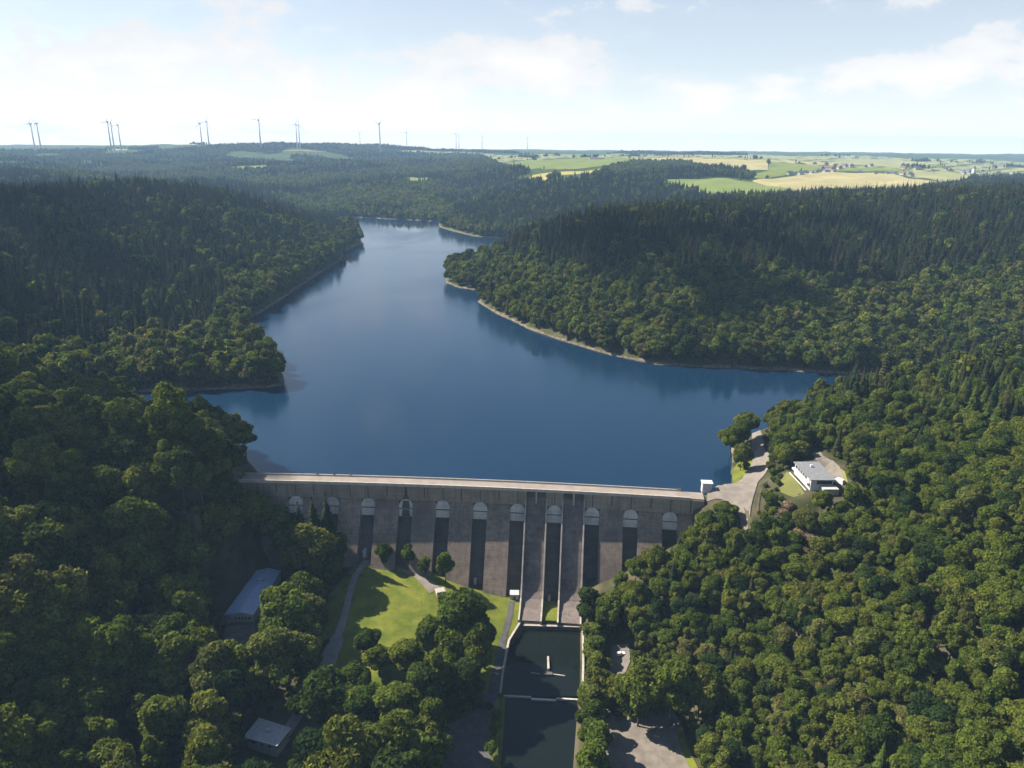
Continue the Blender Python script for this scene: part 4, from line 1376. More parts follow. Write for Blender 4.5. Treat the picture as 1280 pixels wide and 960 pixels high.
def sow(r0, r1, sp, amax, lod, tall=24):
    x, y = ring(r0, r1, sp, amax)
    z = ground(x, y)
    ok, px, py = free(x, y, z)
    d = segdist(x, y, shore_segs) if r0 < 2500 else np.full(x.shape, 99.)
    ok &= (d > 1.8 + rng.uniform(0, 3, x.shape)) & (z > .5) | (y < 395)
    ok &= seen(x, y, z, tall)
    # farmland: hedges and copses only
    fm = inpoly(px, py, FARM) & (np.hypot(x, y) > 1700)
    fld = np.zeros(x.shape, bool)
    for pl in F_PX: fld |= inpoly(px, py, pl)
    fld &= np.hypot(x, y) > 1700
    cl = vnoise(x, y, 110, .7) + .5 * vnoise(x, y, 37, 2.2)
    ok &= ~(fm & ~fld & (cl < .72)) & ~fld
    # far open ground near the skyline
    fo = (np.hypot(x, y) > 4300) & (vnoise(x, y, 420, 4.1) > .15)
    ok &= ~fo
    gl = np.zeros(x.shape, bool)
    for pl in GLADE: gl |= inpoly(px, py, pl)
    ok &= ~(gl & (np.hypot(x, y) > 700) & (rng.random(x.shape) > .12))
    x, y, z, px, py = x[ok], y[ok], z[ok], px[ok], py[ok]
    big = bigz(px, py) if r0 < 500 else np.zeros(x.shape, bool)
    con = rng.random(x.shape) < con_prob(px, py, x, y)
    s = (.62 + .72 * rng.beta(2, 2, x.shape)) * (1.2 if lod == 1 else 1.0) * (1 + .12 * vnoise(x, y, 90, .3)) * np.where(big, 1.5, 1.0) * np.where((px > 990) & (py < 570) & (py > 455) & (r0 < 500) & con, 1.3, 1.0)
    s = np.where(big | (r0 > 500), s, s * .82)
    drop = big & (rng.random(x.shape) < .60)
    if lod == 1:
        drop |= con & (rng.random(x.shape) < .28)
        s = np.where(con, s * .98, s)
    if r0 < 560:
        drop |= covers(x, y, z, np.where(con, 24, 18) * s, np.where(con, 3, 6.6) * s) & (np.hypot(x, y) < 560)
    x, y, z, px, py, con, s = [v_[~drop] for v_ in (x, y, z, px, py, con, s)]
    for k_, v_ in zip(('x', 'y', 'z', 'con', 's', 'px', 'py'), (x, y, z, con, s, px, py)): TR[k_].append(v_)
    TR['lod'].append(np.full(x.shape, lod))


sow(150, 560, 6.5, 47, 0)
sow(560, 1250, 8.2, 44, 1)
sow(1250, 2000, 9.5, 43, 1)
sow(2000, 3300, 12.5, 42, 2)
sow(3300, 6400, 19, 41, 2)
for k_ in TR: TR[k_] = np.concatenate(TR[k_])

# ------------------------------------------------------------------ trees one can point at, by hand
HAND = []
RAD = {'NB': [6.0, 5.6, 6.4, 6.6, 5.0, 5.0, 3.9, 6.6, 5.4, 6.2], 'NC': [3.6, 3.9, 3.4, 3.2], 'BR': [4.2], 'BBR': [5.4, 5.0]}


def hand(px, base, top, wpx, kind, var, label, group=None, name='broadleaf_tree'):
    """a tree whose foot, height and breadth are read off the photograph"""
    p = hit(px, base)
    Hs = np.linspace(2, 60, 300)
    _, ty = project(np.full_like(Hs, p[0]), np.full_like(Hs, p[1]), p[2] + Hs)
    H = float(Hs[np.argmin(np.abs(ty - top))])
    f = p[1] * cp - (p[2] - CAMZ) * sp
    rad = wpx / 2 * f / FPX
    if kind == 'NB': rad *= .88
    sxy = rad / RAD[kind][var]; sz_ = H / KINDS[kind][var][2]
    put_tree(name, kind, var, p[0], p[1], sxy, random.uniform(0, 6.28), label, group, 'bush' if 'bush' in name else 'tree', sz_ / sxy)
    HAND.append((p[0], p[1], rad))


hand(393, 738, 655, 66, 'NB', 3, 'large sunlit tree standing between the dam and workshop roof')
hand(374, 728, 672, 40, 'NB', 2, 'rounded tree at the left foot of the large sunlit tree')
hand(396, 702, 622, 38, 'NC', 1, 'dark spruce in front of the dam, middle one of three', name='spruce_tree')
hand(413, 702, 617, 40, 'NC', 0, 'tallest dark spruce touching the dam face, right one of three', name='spruce_tree')
hand(378, 700, 628, 40, 'NC', 2, 'dark spruce left of the two touching the dam face', name='spruce_tree')
hand(425, 712, 660, 26, 'NB', 4, 'dark shaded tree at the foot of the tallest spruce')
hand(345, 690, 628, 56, 'NB', 1, 'shaded tree against the left end of the dam')
hand(316, 672, 612, 50, 'NB', 2, 'shaded tree hiding the left foot of the crest')
hand(364, 712, 648, 50, 'NB', 0, 'shaded tree on the slope behind the workshop roof end')
hand(280, 644, 592, 50, 'NB', 3, 'leafy tree overhanging the left end of the crest road')
hand(290, 604, 545, 42, 'NB', 0, 'round lakeside tree at the very left end of the dam')
hand(282, 690, 622, 60, 'NB', 1, 'shaded tree on the slope above the workshop')
hand(358, 808, 727, 64, 'NB', 1, 'dark tree overhanging the right side of the blue workshop roof')
hand(380, 806, 742, 64, 'NB', 3, 'shaded tree between the blue workshop and the lawn path')
hand(402, 792, 758, 30, 'NB', 0, 'smaller tree at the path bend left of the lawn')
hand(346, 870, 784, 70, 'NB', 3, 'big bright tree in front of the workshop yard')
hand(290, 874, 800, 58, 'NB', 1, 'tree left of the big bright one below the workshop yard')
hand(386, 858, 810, 36, 'NB', 4, 'slim tree beside the lower asphalt path')
hand(462, 826, 783, 38, 'NB', 4, 'dark round tree at the lower edge of the sunny lawn')
hand(474, 846, 806, 42, 'NB', 0, 'green tree just below the dark round one by the lawn')
hand(446, 872, 828, 48, 'NB', 2, 'light green tree beside the bottom end of the lawn path')
hand(510, 850, 800, 52, 'NB', 3, 'tree at the lower right corner of the lawn')
hand(543, 838, 768, 50, 'NB', 1, 'dark tree on the right edge of the lawn below the stone hut')
hand(580, 832, 736, 68, 'NB', 3, 'tall dark tree between the lawn and the path to the dam')
hand(590, 806, 742, 42, 'NB', 1, 'dark tree between the stone hut and the valve house')
hand(566, 792, 733, 40, 'NB', 5, 'tree directly below the stone hut on the lawn edge')
hand(603, 830, 768, 36, 'NB', 4, 'dark tree leaning over the narrow grass strip')
hand(594, 858, 778, 48, 'NB', 0, 'dark tree leaning over the path beside the pool')
hand(560, 872, 812, 56, 'NB', 2, 'broad tree in the clump above the lower car park')
hand(532, 886, 826, 50, 'NB', 5, 'tree in the middle of the clump left of the car park')
hand(497, 924, 856, 64, 'NB', 3, 'big light tree left of the car park')
hand(538, 935, 868, 50, 'NB', 0, 'tree between the big light one and the car park')
hand(450, 918, 858, 56, 'NB', 1, 'tree left of the big light one beside the lower path')
hand(436, 965, 904, 66, 'NB', 2, 'bushy tree at the bottom edge beside the pavilion path')
hand(520, 988, 912, 76, 'BBR', 0, 'bright tree at the bottom edge left of the car park')
hand(256, 990, 926, 56, 'NB', 4, 'leafy tree at the bottom edge just left of the pavilion')
hand(557, 730, 686, 24, 'BBR', 0, 'small bright tree near the stone hut in front of the dam')
hand(531, 720, 692, 18, 'BBR', 0, 'smallest young tree at the dam foot')
hand(510, 712, 676, 18, 'BBR', 1, 'slender young tree at the dam foot above the lawn')
hand(480, 708, 676, 22, 'NB', 4, 'dark young tree against the dam foot near the white door')
hand(735, 792, 733, 40, 'NB', 3, 'dark round tree beside the right spillway toe')
hand(758, 800, 742, 40, 'NB', 1, 'tree between the spillway toe and the gravel track')
hand(741, 812, 776, 34, 'BBR', 0, 'bright green tree at the upper end of the pool hedge row')
hand(742, 832, 794, 34, 'BBR', 1, 'yellow green tree second from top in the pool hedge row')
hand(744, 852, 812, 36, 'BBR', 0, 'bright tree third from top in the pool hedge row')
hand(744, 874, 832, 34, 'NB', 4, 'darker green tree in the pool hedge row level with the weir')
hand(740, 896, 852, 38, 'BBR', 1, 'bright tree in the pool hedge row just below the weir')
hand(737, 922, 876, 40, 'NB', 0, 'olive tree along the stream beside the gravel yard')
hand(746, 950, 898, 46, 'BBR', 0, 'brightest tree along the stream near the bottom edge')
hand(742, 984, 926, 48, 'BBR', 1, 'bottom-most tree of the row along the stream')
hand(619, 903, 886, 17, 'BBR', 0, 'hedge bush on the stream bank just below the weir', name='hedge_bush')
hand(617, 924, 904, 17, 'BBR', 1, 'hedge bush in the middle of the stream bank hedge', name='hedge_bush')
hand(615, 946, 924, 18, 'BBR', 0, 'hedge bush on the stream bank next to the bottom edge', name='hedge_bush')
hand(797, 908, 830, 64, 'NB', 3, 'big tree shading the top of the gravel yard')
hand(836, 908, 820, 62, 'NB', 1, 'tree right of the big one shading the gravel yard')
hand(872, 900, 830, 56, 'NB', 2, 'tree at the right corner of the gravel yard')
hand(772, 888, 838, 34, 'NB', 5, 'slim tree between the gravel track and gravel yard')
hand(925, 588, 552, 26, 'NB', 2, 'lakeside tree between the water and the bank road')
hand(912, 572, 528, 34, 'NB', 0, 'dark lakeside tree at the water edge above the verge')
hand(930, 552, 512, 34, 'NB', 4, 'lakeside tree at the far bend of the bank road')
hand(906, 652, 626, 34, 'NB', 4, 'tree below the plaza at the right end of the dam')
for (px, py, tp, w_, lb) in ((978, 652, 636, 26, 'pale dry bush on the slope left of the white house'), (996, 680, 660, 30, 'brown dry bush below the white house garden'), (1014, 688, 668, 28, 'brown dry bush in the middle of the bare patch'),
                        (1004, 704, 684, 28, 'brown dry bush at the bottom of the bare patch'), (960, 664, 644, 26, 'pale dry bush beside the road below the plaza'), (986, 640, 626, 22, 'dry bush at the garden foot')):
    hand(px, py, tp, w_, 'BR', 0, lb, name='dry_bush')
hand(979, 586, 552, 30, 'NB', 2, 'green tree hiding the left end of the white house')
hand(1026, 646, 610, 30, 'NB', 0, 'green tree in front of the white house terrace')

hx = np.array([h[0] for h in HAND]); hy = np.array([h[1] for h in HAND]); hr = np.array([h[2] for h in HAND])
near = np.zeros(TR['x'].shape, bool)
for a, b_, c in zip(hx, hy, hr): near |= (TR['x'] - a) ** 2 + (TR['y'] - b_) ** 2 < (c * .72) ** 2
for k_ in TR: TR[k_] = TR[k_][~near]

# ------------------------------------------------------------------ choose the individuals
n = len(TR['x'])
hyoung = (TR['con'] & (TR['lod'] == 0) & (TR['px'] > 900) & (rng.random(n) < .55))
var = rng.integers(0, 1000, n)
rot = rng.uniform(0, 6.28, n)
TAB = {(0, 0): 'NB', (0, 1): 'NC', (1, 0): 'MBK', (1, 1): 'MC', (2, 0): 'FB', (2, 1): 'FC'}
topx, topy = project(TR['x'], TR['y'], TR['z'] + 14)
inview = (topx > 0) & (topx < 1280) & (topy > 0) & (topy < 958)
size = TR['s'] / np.sqrt(TR['x'] ** 2 + TR['y'] ** 2 + (CAMZ - TR['z']) ** 2)
pick = np.zeros(n, bool)
zone_names = [
    (lambda px, py: (px > 860) & (py > 640), 'on the sunny right slope below the white house'),
    (lambda px, py: (px > 730) & (px <= 860) & (py > 560), 'between the stilling pool and the right slope'),
    (lambda px, py: (px > 860) & (py <= 640), 'on the right bank above the dam end'),
    (lambda px, py: (px <= 280) & (py > 740), 'in the wood left of the white pavilion'),
    (lambda px, py: (px <= 420) & (py <= 740), 'on the shaded left slope beside the dam'),
    (lambda px, py: (px > 280) & (px <= 640), 'in the valley wood between the pavilion and the car park'),
]


def zone(px, py):
    for f, nm in zone_names:
        if f(np.array(px), np.array(py)): return nm
    return 'beyond the dam along the lake shore'


for con in (False, True):
    idx = np.where((TR['con'] == con) & inview & (TR['lod'] < 2))[0]
    quota = 300 - sum(1 for o_ in COL.objects if o_.name.startswith('spruce_tree' if con else 'broadleaf_tree')) - 8
    idx = idx[np.argsort(-size[idx])][:quota]
    pick[idx] = True
    # one or two far ones of each light shape, so the woods can be sown from placed trees
    for lod in (1, 2):
        kind = TAB[(lod, int(con))]
        c_ = np.where((TR['con'] == con) & (TR['lod'] == lod) & inview & ~pick)[0]
        c_ = c_[np.argsort(-size[c_])]
        for v_, i in enumerate(c_[:len(KINDS[kind])]):
            pick[i] = True; var[i] = v_
for i in np.where(pick)[0]:
    con = bool(TR['con'][i]); lod = int(TR['lod'][i])
    kind = 'YC' if hyoung[i] else TAB[(lod, int(con))]
    v_ = int(var[i]) % len(KINDS[kind])
    z_ = zone(TR['px'][i], TR['py'][i]) if lod == 0 else ('on the far hills' if lod == 2 else 'on the hill across the lake')
    sc_ = TR['s'][i]
    what = ('light green conifer' if kind == 'YC' else 'dark spruce') if con else ('tall broadleaf tree' if sc_ > 1.06 else ('small broadleaf tree' if sc_ < .88 else 'leafy green tree'))
    put_tree('spruce_tree' if con else 'broadleaf_tree', kind, v_, TR['x'][i], TR['y'][i], sc_, rot[i], what + ' ' + z_, ('conifers ' if con else 'broadleaf trees ') + z_, z=TR['z'][i] - .2, sz=random.uniform(.8, 1.25))
for kind, vs_ in KINDS.items():      # every shape must stand somewhere
    for v_ in range(len(vs_)):
        if (kind, v_) not in PROTO:
            c_ = np.where(~pick & inview & (TR['lod'] == 0) & (TR['con'] == (kind in ('YC', 'NC'))))[0]
            i = c_[0]; pick[i] = True
            put_tree('broadleaf_tree', kind, v_, TR['x'][i], TR['y'][i], TR['s'][i], rot[i], 'leafy green tree ' + zone(TR['px'][i], TR['py'][i]), 'broadleaf trees ' + zone(TR['px'][i], TR['py'][i]), z=TR['z'][i] - .2)


# ------------------------------------------------------------------ the rest of the woods
def wood(name, label, cat, sel, kinds, small=None):
    """one object: points carrying trees by geometry nodes"""
    pts = np.stack([TR['x'][sel], TR['y'][sel], TR['z'][sel] - .2], 1) if small is None else small[0]
    me = bpy.data.meshes.new(name)
    me.vertices.add(len(pts)); me.vertices.foreach_set('co', pts.astype(np.float32).ravel())
    protos = [(k, v_) for k in kinds for v_ in range(len(KINDS[k]))]
    if small is None:
        vi = np.zeros(len(pts), int)
        ii = np.where(sel)[0]
        off, acc = {}, 0
        for k in kinds: off[k] = acc; acc += len(KINDS[k])
        for j, i in enumerate(ii):
            k = 'YC' if hyoung[i] else TAB[(int(TR['lod'][i]), int(TR['con'][i]))]
            vi[j] = off[k] + var[i] % len(KINDS[k])
        sc_, rt = TR['s'][sel], rot[sel]
        sc3 = np.stack([sc_ * rng.uniform(.85, 1.15, len(sc_)), sc_ * rng.uniform(.85, 1.15, len(sc_)), sc_ * np.where(TR['con'][sel] & (TR['lod'][sel] == 1), rng.uniform(.85, 1.12, len(sc_)), rng.uniform(.78, 1.25, len(sc_)))], 1)
    else:
        vi, sc3, rt = small[1], small[2], small[3]
    a = me.attributes.new('variant', 'INT', 'POINT'); a.data.foreach_set('value', vi.astype(np.int32))
    a = me.attributes.new('size', 'FLOAT_VECTOR', 'POINT'); a.data.foreach_set('vector', sc3.astype(np.float32).ravel())
    a = me.attributes.new('turn', 'FLOAT_VECTOR', 'POINT'); a.data.foreach_set('vector', np.stack([rng.normal(0, .07, len(rt)), rng.normal(0, .07, len(rt)), rt], 1).astype(np.float32).ravel())
    o_ = link_mesh(name, me); tag(o_, label, cat, None, 'stuff')
    gt = bpy.data.node_groups.new(name, 'GeometryNodeTree')
    gt.interface.new_socket('Geometry', in_out='INPUT', socket_type='NodeSocketGeometry')
    gt.interface.new_socket('Geometry', in_out='OUTPUT', socket_type='NodeSocketGeometry')
    N, L = gt.nodes, gt.links
    gi, go = N.new('NodeGroupInput'), N.new('NodeGroupOutput')
    g2i = N.new('GeometryNodeGeometryToInstance')
    for (k, v_) in reversed(protos):
        c, t = PROTO[(k, v_)]
        src = []
        for ob in (c, t):
            if ob is None: continue
            oi = N.new('GeometryNodeObjectInfo'); oi.transform_space = 'ORIGINAL'
            oi.inputs['Object'].default_value = ob
            src.append(oi.outputs['Geometry'])
        if len(src) == 1:
            L.new(src[0], g2i.inputs[0])
        else:
            jg = N.new('GeometryNodeJoinGeometry')
            for s_ in src: L.new(s_, jg.inputs[0])
            L.new(jg.outputs[0], g2i.inputs[0])
    iop = N.new('GeometryNodeInstanceOnPoints')
    L.new(gi.outputs[0], iop.inputs['Points']); L.new(g2i.outputs[0], iop.inputs['Instance'])
    iop.inputs['Pick Instance'].default_value = True

    def na(nm, ty):
        x_ = N.new('GeometryNodeInputNamedAttribute'); x_.data_type = ty; x_.inputs['Name'].default_value = nm
        return [s_ for s_ in x_.outputs if s_.enabled and s_.name == 'Attribute'][0]
    L.new(na('variant', 'INT'), iop.inputs['Instance Index'])
    er = N.new('FunctionNodeEulerToRotation'); L.new(na('turn', 'FLOAT_VECTOR'), er.inputs[0]); L.new(er.outputs[0], iop.inputs['Rotation'])
    L.new(na('size', 'FLOAT_VECTOR'), iop.inputs['Scale'])
    L.new(iop.outputs[0], go.inputs[0])
    md = o_.modifiers.new('wood', 'NODES'); md.node_group = gt
    return o_


rest = ~pick
wood('broadleaf_wood', 'green broadleaf wood covering the valley and lake slopes', 'wood', rest & ~TR['con'] & (TR['lod'] < 2), ['NB', 'MBK'])
wood('spruce_wood', 'dark spruce wood covering the hills beside the lake', 'wood', rest & TR['con'] & (TR['lod'] < 2), ['NC', 'MC', 'YC'])
wood('distant_wood', 'hazy woods covering the far hills behind the lake', 'wood', rest & (TR['lod'] == 2), ['FB', 'FC'])
# low bushes filling the gaps near the camera
bx, by = ring(150, 700, 5.2, 46)
bz = ground(bx, by)
ok, bpx, bpy_ = free(bx, by, bz)
bd = segdist(bx, by, shore_segs)
ok &= ((bd > 4.0) & (bz > .6) | (by < 395)) & (rng.random(bx.shape) < .75) & seen(bx, by, bz, 8)
bx, by, bz = bx[ok], by[ok], bz[ok]
bs = rng.uniform(.16, .34, bx.shape)
wood('undergrowth', 'low green bushes filling the gaps between the trees', 'undergrowth', None, ['MBK'],
     (np.stack([bx, by, bz - .8], 1), rng.integers(0, 4, bx.shape), np.stack([bs * 1.3, bs * 1.3, bs], 1), rng.uniform(0, 6.28, bx.shape)))
print('trees', n, 'bushes', len(bx), 'lods', [(int((TR['lod'] == l).sum())) for l in (0, 1, 2)])

# ------------------------------------------------------------------ wind turbines on the skyline
TURB = [(38, 155, 5300, 'left turbine of the leftmost pair on the skyline'), (45.5, 154.5, 5300, 'right turbine of the leftmost pair on the skyline'),
        (134, 152.5, 5200, 'left turbine of the skyline group of three'), (138, 153.5, 5300, 'middle turbine of the skyline group of three'), (147, 156.5, 5400, 'right turbine of the skyline group of three'),
        (249.5, 154.5, 5300, 'left turbine of the second skyline pair'), (258, 152.5, 5200, 'right turbine of the second skyline pair'),
        (323, 150.5, 5100, 'lone turbine between the second pair and the third pair'), (369.5, 155.5, 5200, 'left turbine of the third, closest-set skyline pair'), (372.8, 156, 5250, 'right turbine of the third, closest-set skyline pair'),
        (449.5, 167, 8200, 'pale distant turbine left of the lone dark one'), (474, 155, 5200, 'lone dark turbine above the lake end'), (508, 166, 9000, 'very faint turbine right of the lone dark one'),
        (570, 168, 8200, 'left turbine of the small faint pair'), (573.5, 169.5, 8400, 'right turbine of the small faint pair'), (602.5, 170.5, 8000, 'faint lone turbine right of the small pair'), (659.5, 172.5, 9200, 'rightmost and faintest turbine on the skyline')]
TB = None
for i, (px, py, d, lb) in enumerate(TURB):
    hub = PD(px, py, d)
    g0 = gz(hub[0], hub[1])
    Ht = hub[2] - g0
    root = empty('wind_turbine', (hub[0], hub[1], g0), random.uniform(-.5, .5))
    tag(root, 'white ' + lb, 'wind turbine', 'wind turbines along the skyline')
    if TB is None:
        TB = {}
        mb = MB(); mb.tube((0, 0, -20 / 150), (0, 0, 1), .030, .016, 12); TB['tower'] = mb.build('tower', M['turbine'], None, True)
        mb = MB(); mb.hexa([(-.02, -.05, .985), (.02, -.05, .985), (.02, .05, .985), (-.02, .05, .985), (-.016, -.05, 1.03), (.016, -.05, 1.03), (.018, .05, 1.03), (-.018, .05, 1.03)]); TB['nacelle'] = mb.build('nacelle', M['turbine'])
        mb = MB(); mb.tube((0, -.05, 1.008), (0, -.075, 1.008), .016, .006, 10); TB['hub'] = mb.build('hub', M['turbine'])
        mb = MB()
        mb.hexa([(-.006, -.003, .0), (.006, -.003, .0), (.006, .003, .0), (-.006, .003, .0), (-.0015, -.001, .36), (.002, -.001, .36), (.002, .001, .36), (-.0015, .001, .36)])
        mb.add([(-.007, 0, .05), (.011, -.002, .07), (.011, .002, .07), (-.002, 0, .30)], [(0, 1, 3), (0, 3, 2), (1, 2, 3), (0, 2, 1)])
        TB['rotor_blade'] = mb.build('rotor_blade', M['turbine'])
        first = True
    else: first = False
    for nm in ('tower', 'nacelle', 'hub'):
        c = TB[nm] if first else TB[nm].copy()
        if not first: COL.objects.link(c)
        c.parent = root; c.scale = (Ht,) * 3
    a0 = random.uniform(0, 2.1)
    for k in range(3):
        c = TB['rotor_blade'] if (first and k == 0) else TB['rotor_blade'].copy()
        if not (first and k == 0): COL.objects.link(c)
        c.parent = root; c.scale = (Ht,) * 3
        c.location = (0, -.062 * Ht, 1.008 * Ht); c.rotation_euler = (0, a0 + k * 2 * math.pi / 3, 0)

# ------------------------------------------------------------------ far village
HOUSE = {}
for k, rm in (('tile', M['tile']), ('slate', M['slate'])):
    mb = MB(); mb.box(-6, 6, -5, 5, -3, 5.6); w_ = mb.build('wall', M['plaster'])
    mb = MB(); mb.add([(-6.6, -5.8, 5.2), (6.6, -5.8, 5.2), (6.6, 5.8, 5.2), (-6.6, 5.8, 5.2), (-6.6, 0, 10), (6.6, 0, 10)], [(0, 1, 5, 4), (3, 4, 5, 2), (0, 4, 3), (1, 2, 5), (0, 3, 2, 1)]); r_ = mb.build('roof', rm)
    HOUSE[k] = [w_, r_, True]
vpx = []
for i in range(46):
    for _ in range(40):
        px, py = random.uniform(985, 1279), random.uniform(199, 221)
        if py > 200 + (px - 930) * .05 and not any(inpoly(np.array([px]), np.array([py]), pl)[0] for pl in F_PX) and all(abs(px - a) + 2 * abs(py - b_) > 7 for a, b_ in vpx): break
    vpx.append((px, py))
    p = hit(px, py, 2300, 12000)
    k = random.choice(('tile', 'slate', 'slate'))
    s = random.uniform(.9, 1.7)
    root = empty('house', (p[0], p[1], p[2]), random.uniform(0, 3.1)); root.scale = (s * random.uniform(1, 1.6), s, s)
    tag(root, 'tiny pale village house with a %s roof far beyond the fields' % ('reddish' if k == 'tile' else 'dark grey'), 'house', 'houses of the far village')
    for o_ in HOUSE[k][:2]:
        c = o_ if HOUSE[k][2] else o_.copy()
        if not HOUSE[k][2]: COL.objects.link(c)
        c.parent = root
    HOUSE[k][2] = False
p = hit(1216, 219, 2300, 12000)
ct = empty('church', tuple(p), .4); tag(ct, 'pale church tower at the edge of the far village', 'church')
mb = MB(); mb.box(-5, 5, -5, 5, -3, 26); mb.build('tower', M['white'], ct)
mb = MB(); mb.add([(-5.5, -5.5, 26), (5.5, -5.5, 26), (5.5, 5.5, 26), (-5.5, 5.5, 26), (0, 0, 40)], [(0, 1, 4), (1, 2, 4), (2, 3, 4), (3, 0, 4), (3, 2, 1, 0)]); mb.build('spire', M['slate'], ct)
p = hit(746, 199, 3000, 12000)
fr_ = empty('farm_building', (p[0], p[1], p[2]), .05); tag(fr_, 'long red-roofed farm building on the far green field', 'farm building')
mb = MB(); mb.box(-42, 42, -9, 9, -3, 6); mb.build('wall', M['white'], fr_)
mb = MB(); mb.add([(-43, -10, 5.6), (43, -10, 5.6), (43, 10, 5.6), (-43, 10, 5.6), (-43, 0, 11), (43, 0, 11)], [(0, 1, 5, 4), (3, 4, 5, 2), (0, 4, 3), (1, 2, 5), (0, 3, 2, 1)]); mb.build('roof', M['tile'], fr_)

# ------------------------------------------------------------------ sun, sky, air
_t, _n2 = dam_frame(0.0)
YAW = math.atan2(-_n2[0], -_n2[1])        # dam's upstream direction, to the right of the view
SUN_EL = R(42.0)
SUN_AZ = math.acos(math.tan(SUN_EL) / 2.75) - YAW
print('yaw', math.degrees(YAW), 'sun az', math.degrees(SUN_AZ))          # azimuth: to the left of the view direction
sd = Vector((-math.sin(SUN_AZ) * math.cos(SUN_EL), math.cos(SUN_AZ) * math.cos(SUN_EL), math.sin(SUN_EL)))
sl = bpy.data.lights.new('sun', 'SUN'); sl.energy = 5.0; sl.angle = R(.5); sl.color = (1.0, .925, .79)
so = bpy.data.objects.new('sun', sl); COL.objects.link(so)
so.rotation_euler = sd.to_track_quat('Z', 'Y').to_euler(); so.location = (-300, 300, 600)

W = bpy.data.worlds.new('World'); S.world = W; W.use_nodes = True
nt = W.node_tree; N, L = nt.nodes, nt.links; N.clear()
wo_ = N.new('ShaderNodeOutputWorld'); bg = N.new('ShaderNodeBackground'); bg.inputs[1].default_value = .058
L.new(bg.outputs[0], wo_.inputs[0])
sky = N.new('ShaderNodeTexSky'); sky.sky_type = 'NISHITA'; sky.sun_disc = False
sky.sun_elevation = SUN_EL; sky.sun_rotation = -SUN_AZ; sky.altitude = 500; sky.air_density = 1.0; sky.dust_density = .7; sky.ozone_density = 1.2
tc = N.new('ShaderNodeTexCoord')
nv = N.new('ShaderNodeVectorMath'); nv.operation = 'NORMALIZE'; L.new(tc.outputs['Generated'], nv.inputs[0])
sx = N.new('ShaderNodeSeparateXYZ'); L.new(nv.outputs[0], sx.inputs[0])


def m_(op, a, b_=None, c=None, clamp=False):
    x_ = N.new('ShaderNodeMath'); x_.operation = op; x_.use_clamp = clamp
    for i, v_ in enumerate((a, b_, c)):
        if v_ is None: continue
        if isinstance(v_, (int, float)): x_.inputs[i].default_value = v_
        else: L.new(v_, x_.inputs[i])
    return x_.outputs[0]


az_ = m_('ARCTAN2', sx.outputs[0], sx.outputs[1])
el_ = m_('ARCSINE', sx.outputs[2])
elw = m_('POWER', m_('MAXIMUM', el_, 0.0), .75)
cv = N.new('ShaderNodeCombineXYZ')
L.new(m_('MULTIPLY', az_, 5.0), cv.inputs[0]); L.new(m_('MULTIPLY', elw, 7.0), cv.inputs[1])
n1 = N.new('ShaderNodeTexNoise'); n1.inputs['Scale'].default_value = 2.4; n1.inputs['Detail'].default_value = 14; n1.inputs['Roughness'].default_value = .58; n1.inputs['Distortion'].default_value = .1
mp = N.new('ShaderNodeMapping'); mp.inputs['Location'].default_value = (3.7, 1.9, 0)
L.new(cv.outputs[0], mp.inputs[0]); L.new(mp.outputs[0], n1.inputs['Vector'])


def blob(px, py, wx, wy, amt):
    """a cloud bank or a gap at a compass bearing and height"""
    d = ray(px, py)
    a0, e0 = math.atan2(d[0], d[1]), math.atan2(d[2], math.hypot(d[0], d[1]))
    u = m_('MULTIPLY', m_('SUBTRACT', az_, a0), 900 / wx)
    v_ = m_('MULTIPLY', m_('SUBTRACT', el_, e0), 900 / wy)
    q = m_('ADD', m_('MULTIPLY', u, u), m_('MULTIPLY', v_, v_))
    return m_('MULTIPLY', m_('EXPONENT', m_('MULTIPLY', q, -1)), amt)


BL = [(680, 70, 120, 26, .22), (640, 95, 150, 30, .14), (280, 70, 170, 60, .16), (60, 110, 160, 50, .14), (1250, 55, 110, 36, .24), (1110, 98, 110, 24, .22), (900, 108, 80, 20, .18), (1010, 14, 110, 14, .16), (780, 6, 130, 12, .12),
      (440, 50, 80, 40, -.14), (910, 62, 110, 26, -.26), (560, 20, 120, 22, -.14), (1090, 45, 100, 22, -.20), (100, 20, 130, 24, -.08), (500, 120, 100, 30, .12), (380, -170, 300, 160, .16), (900, -220, 260, 160, -.12)]
acc = None
for bl in BL:
    t_ = blob(*bl)
    acc = t_ if acc is None else m_('ADD', acc, t_)
up_ = N.new('ShaderNodeMapRange'); up_.inputs[1].default_value = .17; up_.inputs[2].default_value = .34; up_.inputs[3].default_value = 0; up_.inputs[4].default_value = -.17
L.new(el_, up_.inputs[0])
dens = m_('ADD', m_('ADD', n1.outputs[0], acc), up_.outputs[0])
# haze thickens to the horizon
hzn = m_('MULTIPLY', m_('EXPONENT', m_('MULTIPLY', m_('MAXIMUM', el_, 0.0), -17.0)), .75)
cov = N.new('ShaderNodeMapRange'); cov.interpolation_type = 'SMOOTHSTEP'
cov.inputs[1].default_value = .48; cov.inputs[2].default_value = .69
L.new(dens, cov.inputs[0])
veil = N.new('ShaderNodeMapRange'); veil.inputs[1].default_value = .15; veil.inputs[2].default_value = .28; veil.inputs[3].default_value = .56; veil.inputs[4].default_value = .04
L.new(el_, veil.inputs[0])
covh = m_('MAXIMUM', m_('MAXIMUM', cov.outputs[0], veil.outputs[0]), hzn, clamp=True)
shade = N.new('ShaderNodeMapRange'); shade.inputs[1].default_value = .5; shade.inputs[2].default_value = 1.0
L.new(dens, shade.inputs[0])
cc = N.new('ShaderNodeMix'); cc.data_type = 'RGBA'
cc.inputs[6].default_value = (5.2, 5.4, 5.75, 1); cc.inputs[7].default_value = (6.75, 6.68, 6.58, 1)
L.new(shade.outputs[0], cc.inputs[0])
mxs = N.new('ShaderNodeMix'); mxs.data_type = 'RGBA'
